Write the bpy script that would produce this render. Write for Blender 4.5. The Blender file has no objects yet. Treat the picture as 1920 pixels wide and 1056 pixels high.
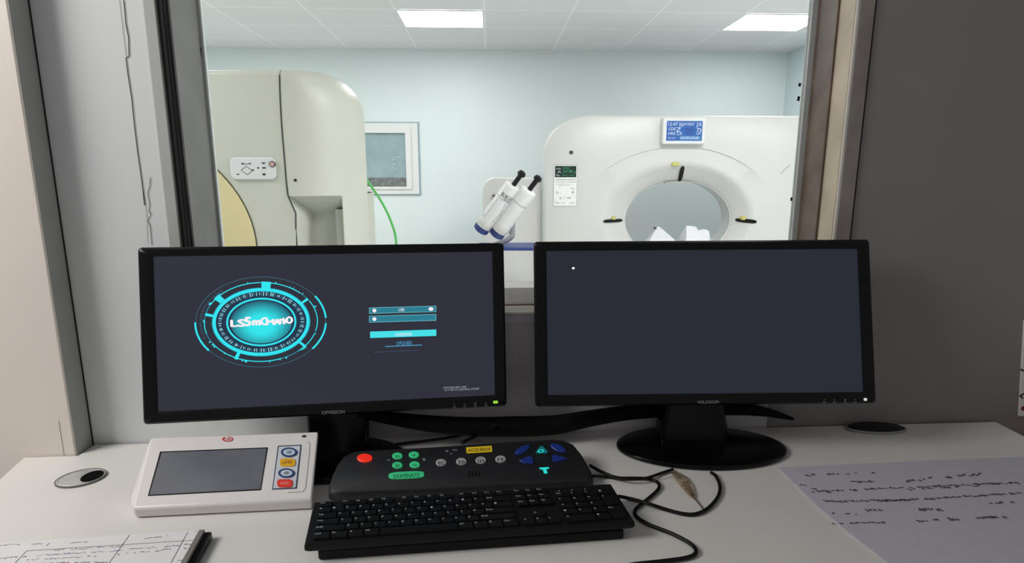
import bpy, bmesh, math, random
from mathutils import Vector, Matrix
random.seed(7)
S = bpy.context.scene
COL = S.collection
R = math.radians

# ------------------------------------------------------------------ camera
EYE = Vector((0, 0, 1.35)); PITCH = R(10.5); FPX = 1056.0
cd = bpy.data.cameras.new('camera'); cam = bpy.data.objects.new('camera', cd); COL.objects.link(cam)
cd.sensor_width = 36; cd.lens = 36 * FPX / 1920; cd.clip_start = .02
cam.location = EYE; cam.rotation_euler = (R(90) - PITCH, 0, 0)
S.camera = cam
# ------------------------------------------------------------------ view, world, lamps
vs = S.view_settings
vs.view_transform = 'Standard'; vs.look = 'None'; vs.gamma = 1; vs.use_curve_mapping = False; vs.exposure = 0
wd = bpy.data.worlds.new('world'); S.world = wd; wd.use_nodes = True
wd.node_tree.nodes['Background'].inputs[0].default_value = (1, .98, 1, 1)
wd.node_tree.nodes['Background'].inputs[1].default_value = .2
def area(name, loc, target, power, sx, sy, color=(1, 1, 1)):
    l = bpy.data.lights.new(name, 'AREA'); l.energy = power; l.shape = 'RECTANGLE'; l.size = sx; l.size_y = sy; l.color = color
    o = bpy.data.objects.new(name, l); COL.objects.link(o); o.location = loc
    o.rotation_euler = (Vector(target) - Vector(loc)).to_track_quat('-Z', 'Y').to_euler()
    return o
# the control room's lamp, behind the viewer on the left
area('control_room_lamp', (-2.12, .24, 2.4), (-.7, .9, .8), 38, .85, .85, (1, .985, .96))
# scanner room ceiling lamps nearer than the frame shows
for lx, ly, pw in ((-2.9, 2.4, 30), (1.6, 3.0, 60), (3.6, 2.9, 66), (-2.9, 5.0, 55), (3.9, 4.6, 60), (.9, 2.0, 34)):
    area('scanner_room_lamp', (lx, ly, 2.83), (lx, ly, 0), pw, .8, .6, (1, 1, .99))

# ------------------------------------------------------------------ helpers
FWD = Vector((0, math.cos(PITCH), -math.sin(PITCH))); UPV = Vector((0, math.sin(PITCH), math.cos(PITCH))); RGT = Vector((1, 0, 0))
def on_plane(x, y, p, n):
    d = RGT * ((x - 960) / FPX) + UPV * ((528 - y) / FPX) + FWD
    return EYE + d * ((Vector(p) - EYE).dot(n) / d.dot(n))
def on_z(x, y, z): return on_plane(x, y, (0, 0, z), Vector((0, 0, 1)))
def on_y(x, y, Y): return on_plane(x, y, (0, Y, 0), Vector((0, 1, 0)))
class Frame:
    """a place in the room: origin, x to the right, y away, z up"""
    def __init__(s, M): s.M = M; s.I = M.inverted()
    def px(s, x, y, depth=0):
        p = s.M @ Vector((0, depth, 0)); n = s.M.to_3x3() @ Vector((0, 1, 0))
        return s.I @ on_plane(x, y, p, n)
    def xz(s, x, y, depth=0):
        q = s.px(x, y, depth); return (q.x, q.z)
def frame(o, yaw=0, tilt=0, roll=0):
    return Frame(Matrix.Translation(o) @ Matrix.Rotation(yaw, 4, 'Z') @ Matrix.Rotation(tilt, 4, 'X') @ Matrix.Rotation(roll, 4, 'Y'))
WORLD = Frame(Matrix())

def lin(c):
    return tuple((v / 255 / 12.92) if v / 255 <= .04045 else ((v / 255 + .055) / 1.055) ** 2.4 for v in c)
MATS = {}
def mat(name, rgb, rough=.5, metal=0, emit=0, vary=.06, scale=30, bump=0, spec=.5, erg=None):
    if name in MATS: return MATS[name]
    m = bpy.data.materials.new(name); m.use_nodes = True; nt = m.node_tree; b = nt.nodes['Principled BSDF']
    c = lin(rgb)
    tc = nt.nodes.new('ShaderNodeTexCoord'); nz = nt.nodes.new('ShaderNodeTexNoise'); nz.inputs['Scale'].default_value = scale
    nz.inputs['Detail'].default_value = 4
    nt.links.new(tc.outputs['Object'], nz.inputs['Vector'])
    rp = nt.nodes.new('ShaderNodeValToRGB'); nt.links.new(nz.outputs['Fac'], rp.inputs['Fac'])
    rp.color_ramp.elements[0].position = .3; rp.color_ramp.elements[1].position = .7
    rp.color_ramp.elements[0].color = (*[v * (1 - vary) for v in c], 1); rp.color_ramp.elements[1].color = (*[min(1, v * (1 + vary)) for v in c], 1)
    nt.links.new(rp.outputs['Color'], b.inputs['Base Color'])
    b.inputs['Roughness'].default_value = rough; b.inputs['Metallic'].default_value = metal; b.inputs['Specular IOR Level'].default_value = spec
    if emit:
        b.inputs['Emission Color'].default_value = (*lin(erg or rgb), 1); b.inputs['Emission Strength'].default_value = emit
    if bump:
        bp = nt.nodes.new('ShaderNodeBump'); bp.inputs['Strength'].default_value = bump; bp.inputs['Distance'].default_value = .002
        n2 = nt.nodes.new('ShaderNodeTexNoise'); n2.inputs['Scale'].default_value = scale * 12
        nt.links.new(tc.outputs['Object'], n2.inputs['Vector']); nt.links.new(n2.outputs['Fac'], bp.inputs['Height']); nt.links.new(bp.outputs['Normal'], b.inputs['Normal'])
    MATS[name] = m
    return m
def glow(name, rgb, strength=1.0):
    return mat(name, (6, 6, 6), .5, emit=strength, erg=rgb, vary=0)

def rr(x0, x1, z0, z1, r, n=6):
    """rounded rectangle outline"""
    if not isinstance(r, (tuple, list)): r = (r,) * 4
    out = []
    for (cx, cz, a, q) in ((x1, z1, 0, 0), (x0, z1, 90, 1), (x0, z0, 180, 2), (x1, z0, 270, 3)):
        rad = r[q]; sx = -1 if cx == x1 else 1; sz = -1 if cz == z1 else 1
        if rad <= 0: out.append((cx, cz)); continue
        for k in range(n + 1):
            t = R(a + 90 * k / n); out.append((cx + sx * rad + rad * math.cos(t), cz + sz * rad + rad * math.sin(t)))
    return out
def ell(cx, cz, a, b, n=40, rot=0):
    o = []
    for k in range(n):
        t = 2 * math.pi * k / n; u, v = a * math.cos(t), b * math.sin(t)
        o.append((cx + u * math.cos(rot) - v * math.sin(rot), cz + u * math.sin(rot) + v * math.cos(rot)))
    return o
def smooth_path(pts, n=8):
    pts = [Vector(p) for p in pts]; out = []
    for i in range(len(pts) - 1):
        p0 = pts[max(i - 1, 0)]; p1 = pts[i]; p2 = pts[i + 1]; p3 = pts[min(i + 2, len(pts) - 1)]
        for k in range(n):
            t = k / n
            out.append(.5 * ((2 * p1) + (p2 - p0) * t + (2 * p0 - 5 * p1 + 4 * p2 - p3) * t * t + (3 * p1 - p0 - 3 * p2 + p3) * t ** 3))
    out.append(pts[-1]); return out
_txt = {}
def text_geo(s):
    if s in _txt: return _txt[s]
    cu = bpy.data.curves.new('t', 'FONT'); cu.body = s; cu.resolution_u = 2
    o = bpy.data.objects.new('t', cu); COL.objects.link(o)
    dg = bpy.context.evaluated_depsgraph_get(); dg.update(); me = o.evaluated_get(dg).to_mesh()
    v = [(p.co.x, p.co.y) for p in me.vertices]; f = [tuple(p.vertices) for p in me.polygons]
    o.evaluated_get(dg).to_mesh_clear(); bpy.data.objects.remove(o); bpy.data.curves.remove(cu)
    x0 = min(p[0] for p in v); x1 = max(p[0] for p in v); y0 = min(p[1] for p in v); y1 = max(p[1] for p in v)
    v = [((p[0] - x0) / (x1 - x0) - .5, (p[1] - y0) / (y1 - y0) - .5) for p in v]
    _txt[s] = (v, f); return _txt[s]

class MB:
    def __init__(s): s.v = []; s.f = []; s.m = []
    def add(s, vs, fs, mi=0):
        b = len(s.v); s.v += [Vector(p) for p in vs]; s.f += [tuple(i + b for i in f) for f in fs]; s.m += [mi] * len(fs); return s
    def box(s, x0, x1, y0, y1, z0, z1, mi=0):
        return s.add([(x, y, z) for z in (z0, z1) for y in (y0, y1) for x in (x0, x1)],
                     [(0, 2, 3, 1), (4, 5, 7, 6), (0, 1, 5, 4), (2, 6, 7, 3), (0, 4, 6, 2), (1, 3, 7, 5)], mi)
    def loft(s, loops, mi=0, cap0=True, cap1=True, closed=True):
        n = len(loops[0]); vs = [p for l in loops for p in l]; fs = []
        for i in range(len(loops) - 1):
            for k in range(n if closed else n - 1):
                j = (k + 1) % n; fs.append((i * n + k, i * n + j, (i + 1) * n + j, (i + 1) * n + k))
        if cap0: fs.append(tuple(range(n))[::-1])
        if cap1: fs.append(tuple(range((len(loops) - 1) * n, len(loops) * n)))
        return s.add(vs, fs, mi)
    def xz(s, poly, y0, y1, mi=0): return s.loft([[(x, y0, z) for x, z in poly], [(x, y1, z) for x, z in poly]], mi)
    def xy(s, poly, z0, z1, mi=0): return s.loft([[(x, y, z0) for x, y in poly], [(x, y, z1) for x, y in poly]], mi)
    def ring(s, outer, inner, y0, y1, mi=0):
        return s.loft([[(x, y0, z) for x, z in outer], [(x, y0, z) for x, z in inner], [(x, y1, z) for x, z in inner], [(x, y1, z) for x, z in outer], [(x, y0, z) for x, z in outer]], mi, False, False)
    def tube(s, pts, r, seg=10, mi=0, n=8):
        P = smooth_path(pts, n) if n else [Vector(p) for p in pts]; N = len(P); loops = []; up = Vector((0, 0, 1)); prev = None
        for i, p in enumerate(P):
            t = (P[min(i + 1, N - 1)] - P[max(i - 1, 0)]).normalized()
            a = prev - t * prev.dot(t) if prev else t.cross(up if abs(t.z) < .9 else Vector((1, 0, 0)))
            a.normalize(); prev = a; b = t.cross(a)
            if isinstance(r, (list, tuple)):
                q = i / (N - 1) * (len(r) - 1); k = min(int(q), len(r) - 2); rad = r[k] + (r[k + 1] - r[k]) * (q - k)
            else: rad = r
            loops.append([p + (a * math.cos(2 * math.pi * j / seg) + b * math.sin(2 * math.pi * j / seg)) * rad for j in range(seg)])
        return s.loft(loops, mi)
    def lathe(s, c, prof, ax=1.0, ay=1.0, n=48, mi=0):
        """rings around the vertical through c; prof = (radius, z) pairs; ax, ay stretch"""
        return s.loft([[(c[0] + r * ax * math.cos(2 * math.pi * k / n), c[1] + r * ay * math.sin(2 * math.pi * k / n), c[2] + z) for k in range(n)] for r, z in prof], mi)
    def text(s, t, cx, cz, w, h, y, mi=0, flat=False, th=.0004):
        v, f = text_geo(t)
        return s.add([(cx + a * w, cz + b * h, y) if flat else (cx + a * w, y, cz + b * h) for a, b in v], f, mi)
    def warp(s, fn): s.v = [Vector(fn(p)) for p in s.v]; return s

WPOS = {}
def tag(o, label=None, cat=None, group=None, kind=None):
    if label: o['label'] = label
    if cat: o['category'] = cat
    if group: o['group'] = group
    if kind: o['kind'] = kind
    return o
def thing(name, loc, label, cat, group=None):
    o = bpy.data.objects.new(name, None); COL.objects.link(o); o.location = loc; o.empty_display_size = .05
    WPOS[o.name] = Vector(loc); return tag(o, label, cat, group)
def build(mb, name, mats, parent=None, F=WORLD, bevel=0, seg=2, angle=35, label=None, fixn=True):
    if not isinstance(mats, (list, tuple)): mats = [mats]
    W = [F.M @ p for p in mb.v]
    lo = Vector([min(p[i] for p in W) for i in range(3)]); hi = Vector([max(p[i] for p in W) for i in range(3)])
    c = (lo + hi) / 2
    if parent is None: c.z = lo.z
    me = bpy.data.meshes.new(name); me.from_pydata([p - c for p in W], [], mb.f)
    for m in mats: me.materials.append(m)
    for p, i in zip(me.polygons, mb.m): p.material_index = i
    if fixn:
        bm = bmesh.new(); bm.from_mesh(me); bmesh.ops.remove_doubles(bm, verts=bm.verts, dist=1e-6); bmesh.ops.recalc_face_normals(bm, faces=bm.faces); bm.to_mesh(me); bm.free()
    me.polygons.foreach_set('use_smooth', [True] * len(me.polygons)); me.set_sharp_from_angle(angle=R(angle))
    o = bpy.data.objects.new(name, me); COL.objects.link(o)
    if parent: o.parent = parent; o.location = c - WPOS[parent.name]
    else: o.location = c
    WPOS[o.name] = c
    if bevel:
        b = o.modifiers.new('bevel', 'BEVEL'); b.width = bevel; b.segments = seg; b.limit_method = 'ANGLE'; b.angle_limit = R(40); b.harden_normals = False
    if label: o['label'] = label
    return o
def struct(mb, name, mats, F=WORLD, **k): return tag(build(mb, name, mats, None, F, **k), kind='structure')

# ------------------------------------------------------------------ materials
white_panel = mat('white_wall_panel', (217, 220, 220), .45, vary=.03, scale=3)
grey_wall = mat('grey_wall_paint', (140, 133, 132), .5, vary=.04, scale=4)
cream = mat('cream_panel', (226, 216, 207), .45, vary=.03, scale=3)
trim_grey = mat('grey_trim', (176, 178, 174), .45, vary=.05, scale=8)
dark_gap = mat('dark_joint', (26, 25, 25), .8)
jamb_grey = mat('grey_jamb', (200, 201, 198), .4, vary=.08, scale=9)
jamb_brown = mat('brown_jamb', (106, 90, 79), .35, vary=.25, scale=14)
jamb_beige = mat('beige_jamb', (196, 182, 160), .4, vary=.15, scale=10)
pale_blue = mat('pale_blue_wall', (220, 229, 230), .6, vary=.015, scale=2)
desk_white = mat('white_laminate', (224, 221, 216), .38, vary=.02, scale=6)
black_plastic = mat('black_plastic', (13, 13, 16), .35, spec=.25, vary=.15, scale=60)
black_gloss = mat('black_gloss_plastic', (8, 8, 9), .22, spec=.25, vary=.1)
black_matt = mat('matt_black_plastic', (13, 13, 15), .6, spec=.25, vary=.15, scale=80, bump=.1)
black_rubber = mat('black_rubber', (13, 13, 14), .5, spec=.25)
scanner_white = mat('warm_white_cover', (205, 205, 194), .38, vary=.02, scale=3)
scanner_dark = mat('grey_recess', (192, 195, 185), .45, vary=.03)
gantry_white = mat('white_cover', (213, 212, 209), .35, vary=.015, scale=3)
plinth_grey = mat('grey_plinth', (150, 149, 147), .5)
yellow_cover = mat('pale_yellow_cover', (219, 206, 158), .4, vary=.03, scale=3)
white_plastic = mat('white_plastic', (224, 225, 225), .35, vary=.02)
off_white = mat('off_white_plastic', (226, 221, 219), .4, vary=.02)
chrome = mat('brushed_metal', (205, 204, 202), .38, metal=.5, vary=.1)
ink = mat('dark_ink', (45, 44, 48), .6)
ink_soft = mat('faded_ink', (100, 95, 106), .7, vary=.3, scale=60)
ink_purple = mat('purple_ink', (150, 120, 160), .7)
paper_white = mat('white_paper', (228, 226, 226), .7, vary=.02)
paper_lilac = mat('lilac_grey_paper', (196, 193, 204), .7, vary=.03)
navy = mat('navy_plastic', (36, 58, 120), .4)
legend = mat('white_legend', (175, 178, 182), .5)

# ------------------------------------------------------------------ partition wall with the viewing window
A = on_z(45, 855, .75) + Vector((0, .052, 0)); B = on_z(1880, 787, .75); YAWW = math.atan2(B.y - A.y, B.x - A.x)
WF = frame((A.x, A.y, 0), YAWW)
CEIL = 2.865; T = .15; SILL = 1.047; HEAD = 2.05
ws = lambda x, d=0: WF.xz(x, 225, d)[0]
S0, S1 = ws(327), ws(1585)
SW = S0 + .36           # the white panelling runs on a little below the window
w = MB()
w.box(-4.2, S0, 0, T, 0, CEIL, 1); w.box(S1, 4.6, 0, T, 0, CEIL, 0); w.box(S0, SW, 0, T, 0, SILL - .026, 1); w.box(SW, S1 - .12, 0, T, 0, SILL - .026, 2); w.box(S1 - .12, S1, 0, T, 0, SILL - .026, 0); w.box(S0, S1, 0, T, HEAD, CEIL, 0)
wall = struct(w, 'wall_front', [grey_wall, white_panel, mat('lightened_grey_wall', (202, 198, 202), .5, vary=.03, scale=4)], WF)  # wall below the window is coloured lighter in place of missing ambient light
# jagged cracks in the white panel
c = MB()
def stroke_px(mb, F, pts, wd, y, mi=0):
    q = [F.xz(*p, y) for p in pts]
    for (a, b), (e, f) in zip(q[:-1], q[1:]):
        L = math.hypot(e - a, f - b) or 1; nx, nz = -(f - b) / L * wd / 2, (e - a) / L * wd / 2
        mb.add([(a + nx, y, b + nz), (a - nx, y, b - nz), (e - nx, y, f - nz), (e + nx, y, f + nz)], [(0, 1, 2, 3)], mi)
stroke_px(c, WF, [(232, 0), (236, 45), (241, 70), (242, 105), (236, 109), (240, 140), (247, 185), (252, 235), (258, 285), (266, 340), (271, 385)], .0018, -.0012)
stroke_px(c, WF, [(224, 0), (231, 60), (237, 106)], .0007, -.0010)
stroke_px(c, WF, [(282, 333), (281, 350), (277, 362), (281, 385), (279, 395), (283, 402), (277, 414), (282, 425), (283, 440), (285, 460)], .0012, -.0012)
stroke_px(c, WF, [(266, 340), (275, 400), (277, 456)], .0006, -.0010)
build(c, 'crack', dark_gap, wall, WF, fixn=False)
# cream pilaster panel on the left, standing proud of the wall
p = MB(); PE = ws(48, -.053); p.box(-.9, PE, -.053, -.0005, 0, CEIL)
pil = struct(p, 'trim_1', cream, WF, bevel=.004)
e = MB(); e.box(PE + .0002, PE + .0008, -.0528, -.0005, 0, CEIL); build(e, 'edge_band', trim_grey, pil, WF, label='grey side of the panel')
g = MB(); g.box(PE + .001, PE + .003, -.0025, -.0006, 0, CEIL); g.box(PE - .172, PE - .170, -.0542, -.0535, 0, .86); g.box(PE - .026, PE - .0255, -.0538, -.0535, .75, .83)
build(g, 'joint_line', dark_gap, pil, WF)
# trims beside the window
t2 = MB(); t2.box(ws(295), ws(318), -.008, -.0005, SILL - .026, CEIL)
tr2 = struct(t2, 'trim_2', trim_grey, WF, bevel=.002)
g = MB(); g.box(ws(319), S0 + .001, -.003, -.0005, SILL - .026, CEIL); build(g, 'joint_line', dark_gap, tr2, WF)
t3 = MB(); t3.box(ws(1588), ws(1615), -.006, -.0005, SILL - .026, CEIL)
tr3 = struct(t3, 'trim_3', mat('grey_brown_trim', (140, 132, 126), .5, vary=.2, scale=12), WF, bevel=.002)
g = MB(); g.box(ws(1615.5), ws(1619), -.002, -.0005, SILL - .026, CEIL); build(g, 'joint_line', dark_gap, tr3, WF)
# window_1: liners of the opening, sill, glass
win = thing('window_1', WF.M @ Vector(((S0 + S1) / 2, T / 2, SILL - .026)), None, None); tag(win, kind='structure')
j = MB(); j.box(S0, S0 + .006, .018, T, SILL, HEAD, 0); j.box(S0 - .001, S0 + .002, -.0005, .018, SILL, HEAD, 1); j.box(S0, S0 + .010, T - .012, T + .004, SILL, HEAD, 2)
pale_stop = mat('pale_grey_stop', (186, 190, 188), .45, vary=.05)
build(j, 'jamb', [jamb_grey, dark_gap, pale_stop], win, WF)
j = MB(); j.box(S1 - .004, S1, 0, .055, SILL, HEAD, 0); j.box(S1 - .009, S1, .055, T - .016, SILL, HEAD, 1); j.box(S1 - .022, S1, T - .016, T + .002, SILL, HEAD, 2); j.box(S1 - .003, S1 + .004, -.006, .0, SILL, HEAD, 3)
build(j, 'jamb', [jamb_beige, jamb_brown, pale_stop, mat('pale_edge', (205, 200, 192), .4)], win, WF, bevel=.0015, label='brown and beige jamb')
s_ = MB(); s_.box(S0, S1, -.007, T, SILL - .006, SILL); s_.box(S0, S1, .0, T, SILL - .026, SILL - .006)
build(s_, 'sill', mat('pale_sill', (246, 242, 230), .4), win, WF, bevel=.002)
s_ = MB(); s_.box(S0, S1, -.004, -.0005, SILL - .027, SILL - .0065); build(s_, 'sill_edge', mat('grey_sill_edge', (205, 202, 206), .5), win, WF, bevel=.001, label='grey front edge of the sill')
s_ = MB(); s_.box(S0 + .001, S1 - .02, .062, T - .001, SILL, SILL + .043, 0); s_.box(S0 + .001, S1 - .02, .059, .062, SILL, SILL + .003, 1); build(s_, 'bottom_rail', [mat('grey_rail', (238, 237, 233), .5), mat('brown_bead', (120, 98, 78), .5)], win, WF, label='grey rail under the glass')
s_ = MB(); s_.box(S0, S1, 0, T, HEAD - .01, HEAD); build(s_, 'head', jamb_grey, win, WF)
# sealant flakes along the glass edges
q = MB()
for (x, y0, y1, wd) in ((374, 70, 88, 4), (377, 88, 108, 4), (388, 252, 266, 5), (389, 278, 288, 2), (391, 291, 303, 4), (393, 303, 318, 6), (394, 316, 330, 5), (395, 330, 352, 6), (400, 415, 430, 2), (402, 430, 456, 4), (1500, 155, 163, 4), (1498, 180, 190, 4), (1484, 370, 377, 3)):
    yd = T - .016
    a = WF.xz(x - wd / 2, y0, yd); b = WF.xz(x + wd / 2, y1, yd)
    k = random.uniform(-.002, .002)
    q.add([(a[0], yd, a[1]), (b[0], yd, a[1] + k), (b[0] + k, yd, b[1]), (a[0] + k, yd, b[1] - k)], [(0, 1, 2, 3)])
build(q, 'sealant_residue', dark_gap, win, WF, fixn=False)
gm = bpy.data.materials.new('window_glass'); gm.use_nodes = True; nt = gm.node_tree; nt.nodes.clear()
out = nt.nodes.new('ShaderNodeOutputMaterial'); mx = nt.nodes.new('ShaderNodeMixShader'); tr = nt.nodes.new('ShaderNodeBsdfTransparent'); gl = nt.nodes.new('ShaderNodeBsdfGlossy'); fr = nt.nodes.new('ShaderNodeFresnel')
tr.inputs[0].default_value = (.97, .98, .975, 1); gl.inputs['Roughness'].default_value = .01; fr.inputs[0].default_value = 1.25
nt.links.new(fr.outputs[0], mx.inputs[0]); nt.links.new(tr.outputs[0], mx.inputs[1]); nt.links.new(gl.outputs[0], mx.inputs[2]); nt.links.new(mx.outputs[0], out.inputs[0])
gp = MB(); gp.box(S0 + .008, S1 - .012, T - .010, T - .004, SILL + .044, HEAD - .012); build(gp, 'glass_pane', gm, win, WF)

# ------------------------------------------------------------------ scanner room shell
YAWR = R(2.3)
bw = on_z(960, 93.5, CEIL)
RF = frame((bw.x, bw.y, 0), YAWR)          # y = 0 on the back wall
xr = RF.px(1478, 100)[0]; xl = -4.6
floor_m = mat('grey_vinyl_floor', (212, 212, 210), .45, vary=.06, scale=5)
f_ = MB(); f_.box(-6, 6, -9.5, .3, -.1, 0); struct(f_, 'floor', floor_m, RF)
b_ = MB(); b_.box(xl - .1, xr + .1, .0, .12, 0, CEIL); struct(b_, 'wall_back', pale_blue, RF)
b_ = MB(); b_.box(xr, xr + .12, -5.55, 0, 0, CEIL); struct(b_, 'wall_right', mat('pale_blue_side_wall', (208, 220, 223), .6, vary=.015, scale=2), RF)
b_ = MB(); b_.box(xl - .12, xl, -6.25, 0, 0, CEIL); struct(b_, 'wall_left', pale_blue, RF)
cm = bpy.data.materials.new('ceiling_tiles'); cm.use_nodes = True; nt = cm.node_tree; pb = nt.nodes['Principled BSDF']; pb.inputs['Roughness'].default_value = .7
tc = nt.nodes.new('ShaderNodeTexCoord'); mp = nt.nodes.new('ShaderNodeMapping'); br = nt.nodes.new('ShaderNodeTexBrick'); nz = nt.nodes.new('ShaderNodeTexNoise')
br.offset = 0; br.squash = 1; TW, TD = .8184, .6
br.inputs['Scale'].default_value = 1; br.inputs['Brick Width'].default_value = TW; br.inputs['Row Height'].default_value = TD
br.inputs['Mortar Size'].default_value = .007; br.inputs['Mortar Smooth'].default_value = .25; br.inputs['Bias'].default_value = 0
br.inputs['Color1'].default_value = (*lin((226, 227, 228)), 1); br.inputs['Color2'].default_value = (*lin((231, 232, 233)), 1); br.inputs['Mortar'].default_value = (*lin((250, 250, 250)), 1)
nt.links.new(tc.outputs['Object'], mp.inputs[0]); nt.links.new(mp.outputs[0], br.inputs['Vector']); nt.links.new(br.outputs['Color'], pb.inputs['Base Color'])
bp = nt.nodes.new('ShaderNodeBump'); bp.inputs['Strength'].default_value = .08; nz.inputs['Scale'].default_value = 90
nt.links.new(tc.outputs['Object'], nz.inputs['Vector']); nt.links.new(nz.outputs['Fac'], bp.inputs['Height']); nt.links.new(bp.outputs['Normal'], pb.inputs['Normal'])
RCE = Frame(Matrix.Translation((0, 0, CEIL)) @ RF.M)
c_ = MB(); c_.box(xl - .12, xr + .12, -6.3, .12, 0, .06)
ceil = struct(c_, 'ceiling', cm, RCE)
def ceil_xy(x, y): q = RF.I @ on_z(x, y, CEIL); return q.x, q.y
cl = [ceil_xy(755, 50), ceil_xy(893, 50), ceil_xy(745, 18), ceil_xy(898, 18)]
lx0 = (cl[0][0] + cl[2][0]) / 2; ly0 = (cl[0][1] + cl[1][1]) / 2 - TD  # near left corner of the first light's tile
cc = WPOS[ceil.name]; 
mp.inputs['Rotation'].default_value = (0, 0, -YAWR)
q = RF.M @ Vector((lx0, ly0, CEIL)) - cc                       # a tile corner, in the ceiling's own coordinates
qx = q.x * math.cos(-YAWR) - q.y * math.sin(-YAWR); qy = q.x * math.sin(-YAWR) + q.y * math.cos(-YAWR)
mp.inputs['Location'].default_value = (-qx + 20 * TW, -qy + 20 * TD, 0)

def ceiling_light(x, y, label):
    F = Frame(RF.M @ Matrix.Translation((x, y, CEIL)))
    t = thing('ceiling_light', F.M @ Vector((TW / 2, TD / 2, 0)), label, 'ceiling light', 'panel lights in the scanner room ceiling')
    m = MB(); m.loft([[(a, b, z) for a, b in rr(i, TW - i, i, TD - i, .002, 1)] for i, z in ((.0, -.001), (.0, -.010), (.018, -.010), (.018, -.003))], 0, False, False)
    build(m, 'frame', white_plastic, t, F)
    d = MB(); d.box(.018, TW - .018, .018, TD - .018, -.007, -.003)
    build(d, 'diffuser', glow('lit_diffuser', (255, 255, 255), 16), t, F)
ceiling_light(lx0, ly0, 'lit white square ceiling panel light above the gap between the two scanners')
l2 = ceil_xy(1325, 60)
k = round((l2[0] - lx0) / TW)
ceiling_light(lx0 + k * TW, ly0, 'lit white square ceiling panel light near the right wall above the white ring scanner')

# window_2 in the back wall
w2 = thing('window_2', RF.M @ Vector((RF.px(733, 300)[0], 0, RF.px(733, 364)[2])), None, None); tag(w2, kind='structure')
x0, z1 = RF.xz(650, 231); x1, _ = RF.xz(783, 231); z0 = RF.xz(786, 364)[1]; xi, zi = RF.xz(760, 250); zj = RF.xz(760, 350)[1]; bwid = x1 - xi
hole = rr(x0 + bwid, xi, zj, zi, .002, 1)
m = MB(); m.ring(rr(x0, x1, z0, z1, .002, 1), hole, -.03, -.0005); m.ring(rr(x0 + bwid * .55, x1 - bwid * .55, z0 + .06, z1 - .06, .002, 1), hole, -.045, -.03)
build(m, 'window_frame', white_plastic, w2, RF, bevel=.006)
m = MB(); m.ring(rr(x0 - .018, x1 + .018, z0 - .012, z1 + .018, .002, 1), rr(x0, x1, z0, z1, .002, 1), -.012, -.0006); build(m, 'casing', mat('blue_grey_casing', (158, 178, 188), .5), w2, RF)
m = MB(); m.box(x0 + bwid, xi, -.012, -.001, zj, zi); build(m, 'pane', mat('dim_teal_pane', (146, 168, 173), .12, vary=.12, scale=4), w2, RF)
m = MB(); m.box(x0 + bwid, xi, -.016, -.0125, zj, zj + (zi - zj) * .17); build(m, 'film_strip', mat('crinkled_grey_film', (112, 117, 116), .3, vary=.45, scale=25, bump=.4), w2, RF, label='crinkled grey strip along the pane')
m = MB(); 
for a in range(7):
    u, v = RF.xz(742 + random.uniform(-8, 6), 300 + random.uniform(-8, 18)); m.box(u, u + .03, -.0135, -.0125, v, v + .006)
build(m, 'scratch', mat('pale_scratch', (190, 205, 208), .5), w2, RF)
# wall socket by the left scanner
so = thing('wall_socket', RF.M @ Vector((RF.px(690, 457)[0], 0, RF.px(690, 457)[2])), 'white wall socket low on the back wall, half hidden by the left scanner', 'socket')
a = RF.xz(680, 460); b = RF.xz(699, 431); m = MB(); m.xz(rr(a[0], b[0], a[1], b[1], .01), -.02, -.0006); build(m, 'face_plate', white_plastic, so, RF, bevel=.004)
a = RF.xz(693, 442); m = MB(); m.xz(rr(a[0], a[0] + .014, a[1] - .02, a[1] + .02, .003), -.022, -.0195); build(m, 'rocker', off_white, so, RF)
a = RF.xz(692, 459); m = MB(); m.xz(rr(a[0], a[0] + .03, a[1] - .005, a[1] + .012, .003), -.024, -.0195); build(m, 'slot', dark_gap, so, RF)

# ------------------------------------------------------------------ left scanner
SD = 3.4
SF = frame((0, SD, 0), 0)
sx = lambda x, y=300, d=0: SF.xz(x, y, d)[0]
sz = lambda y, x=500, d=0: SF.xz(x, y, d)[1]
zt = sz(130); xs = sx(531); xl0 = -4.15; x2 = sx(683, 300, .45); xbk = sx(676, 300, 1.0); zc = sz(222, 680, .45); xf = sx(548); DEP = .5; BACK = 1.0
sc = thing('nuclear_scanner', SF.M @ Vector((-2.2, .5, 0)), 'tall warm white scanner at the left with a rounded corner and pale yellow bore cover', 'medical scanner')
seam = [(525, 132), (526, 165), (528, 210), (531, 255), (535, 300), (538, 340), (541, 366), (556, 400), (556, 430), (556, 700)]
sp = [SF.xz(*p) for p in seam]
# front cover left of the seam, top edge rolled back
fm = MB()
edge = [(x - .004, z) for x, z in sp]; edge[0] = (edge[0][0], zt - .03); edge[-1] = (edge[-1][0], .12)
lp = [(xl0, .12)] + [(x, z) for x, z in edge[::-1]] + [(xl0, zt - .03)]
fm.loft([[(x, BACK, z) for x, z in lp], [(x, .0, z) for x, z in lp]])
topc = [[(X, .03 * (1 - math.cos(R(a))), zt - .03 + .03 * math.sin(R(a))) for X in (xl0, edge[0][0])] for a in range(0, 91, 15)] + [[(X, BACK, zt) for X in (xl0, edge[0][0])], [(X, BACK, zt - .03) for X in (xl0, edge[0][0])]]
for l in range(len(topc) - 1):
    fm.add([topc[l][0], topc[l][1], topc[l + 1][1], topc[l + 1][0]], [(0, 1, 2, 3)])
build(fm, 'front_cover', scanner_white, sc, SF, angle=30)
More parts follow.
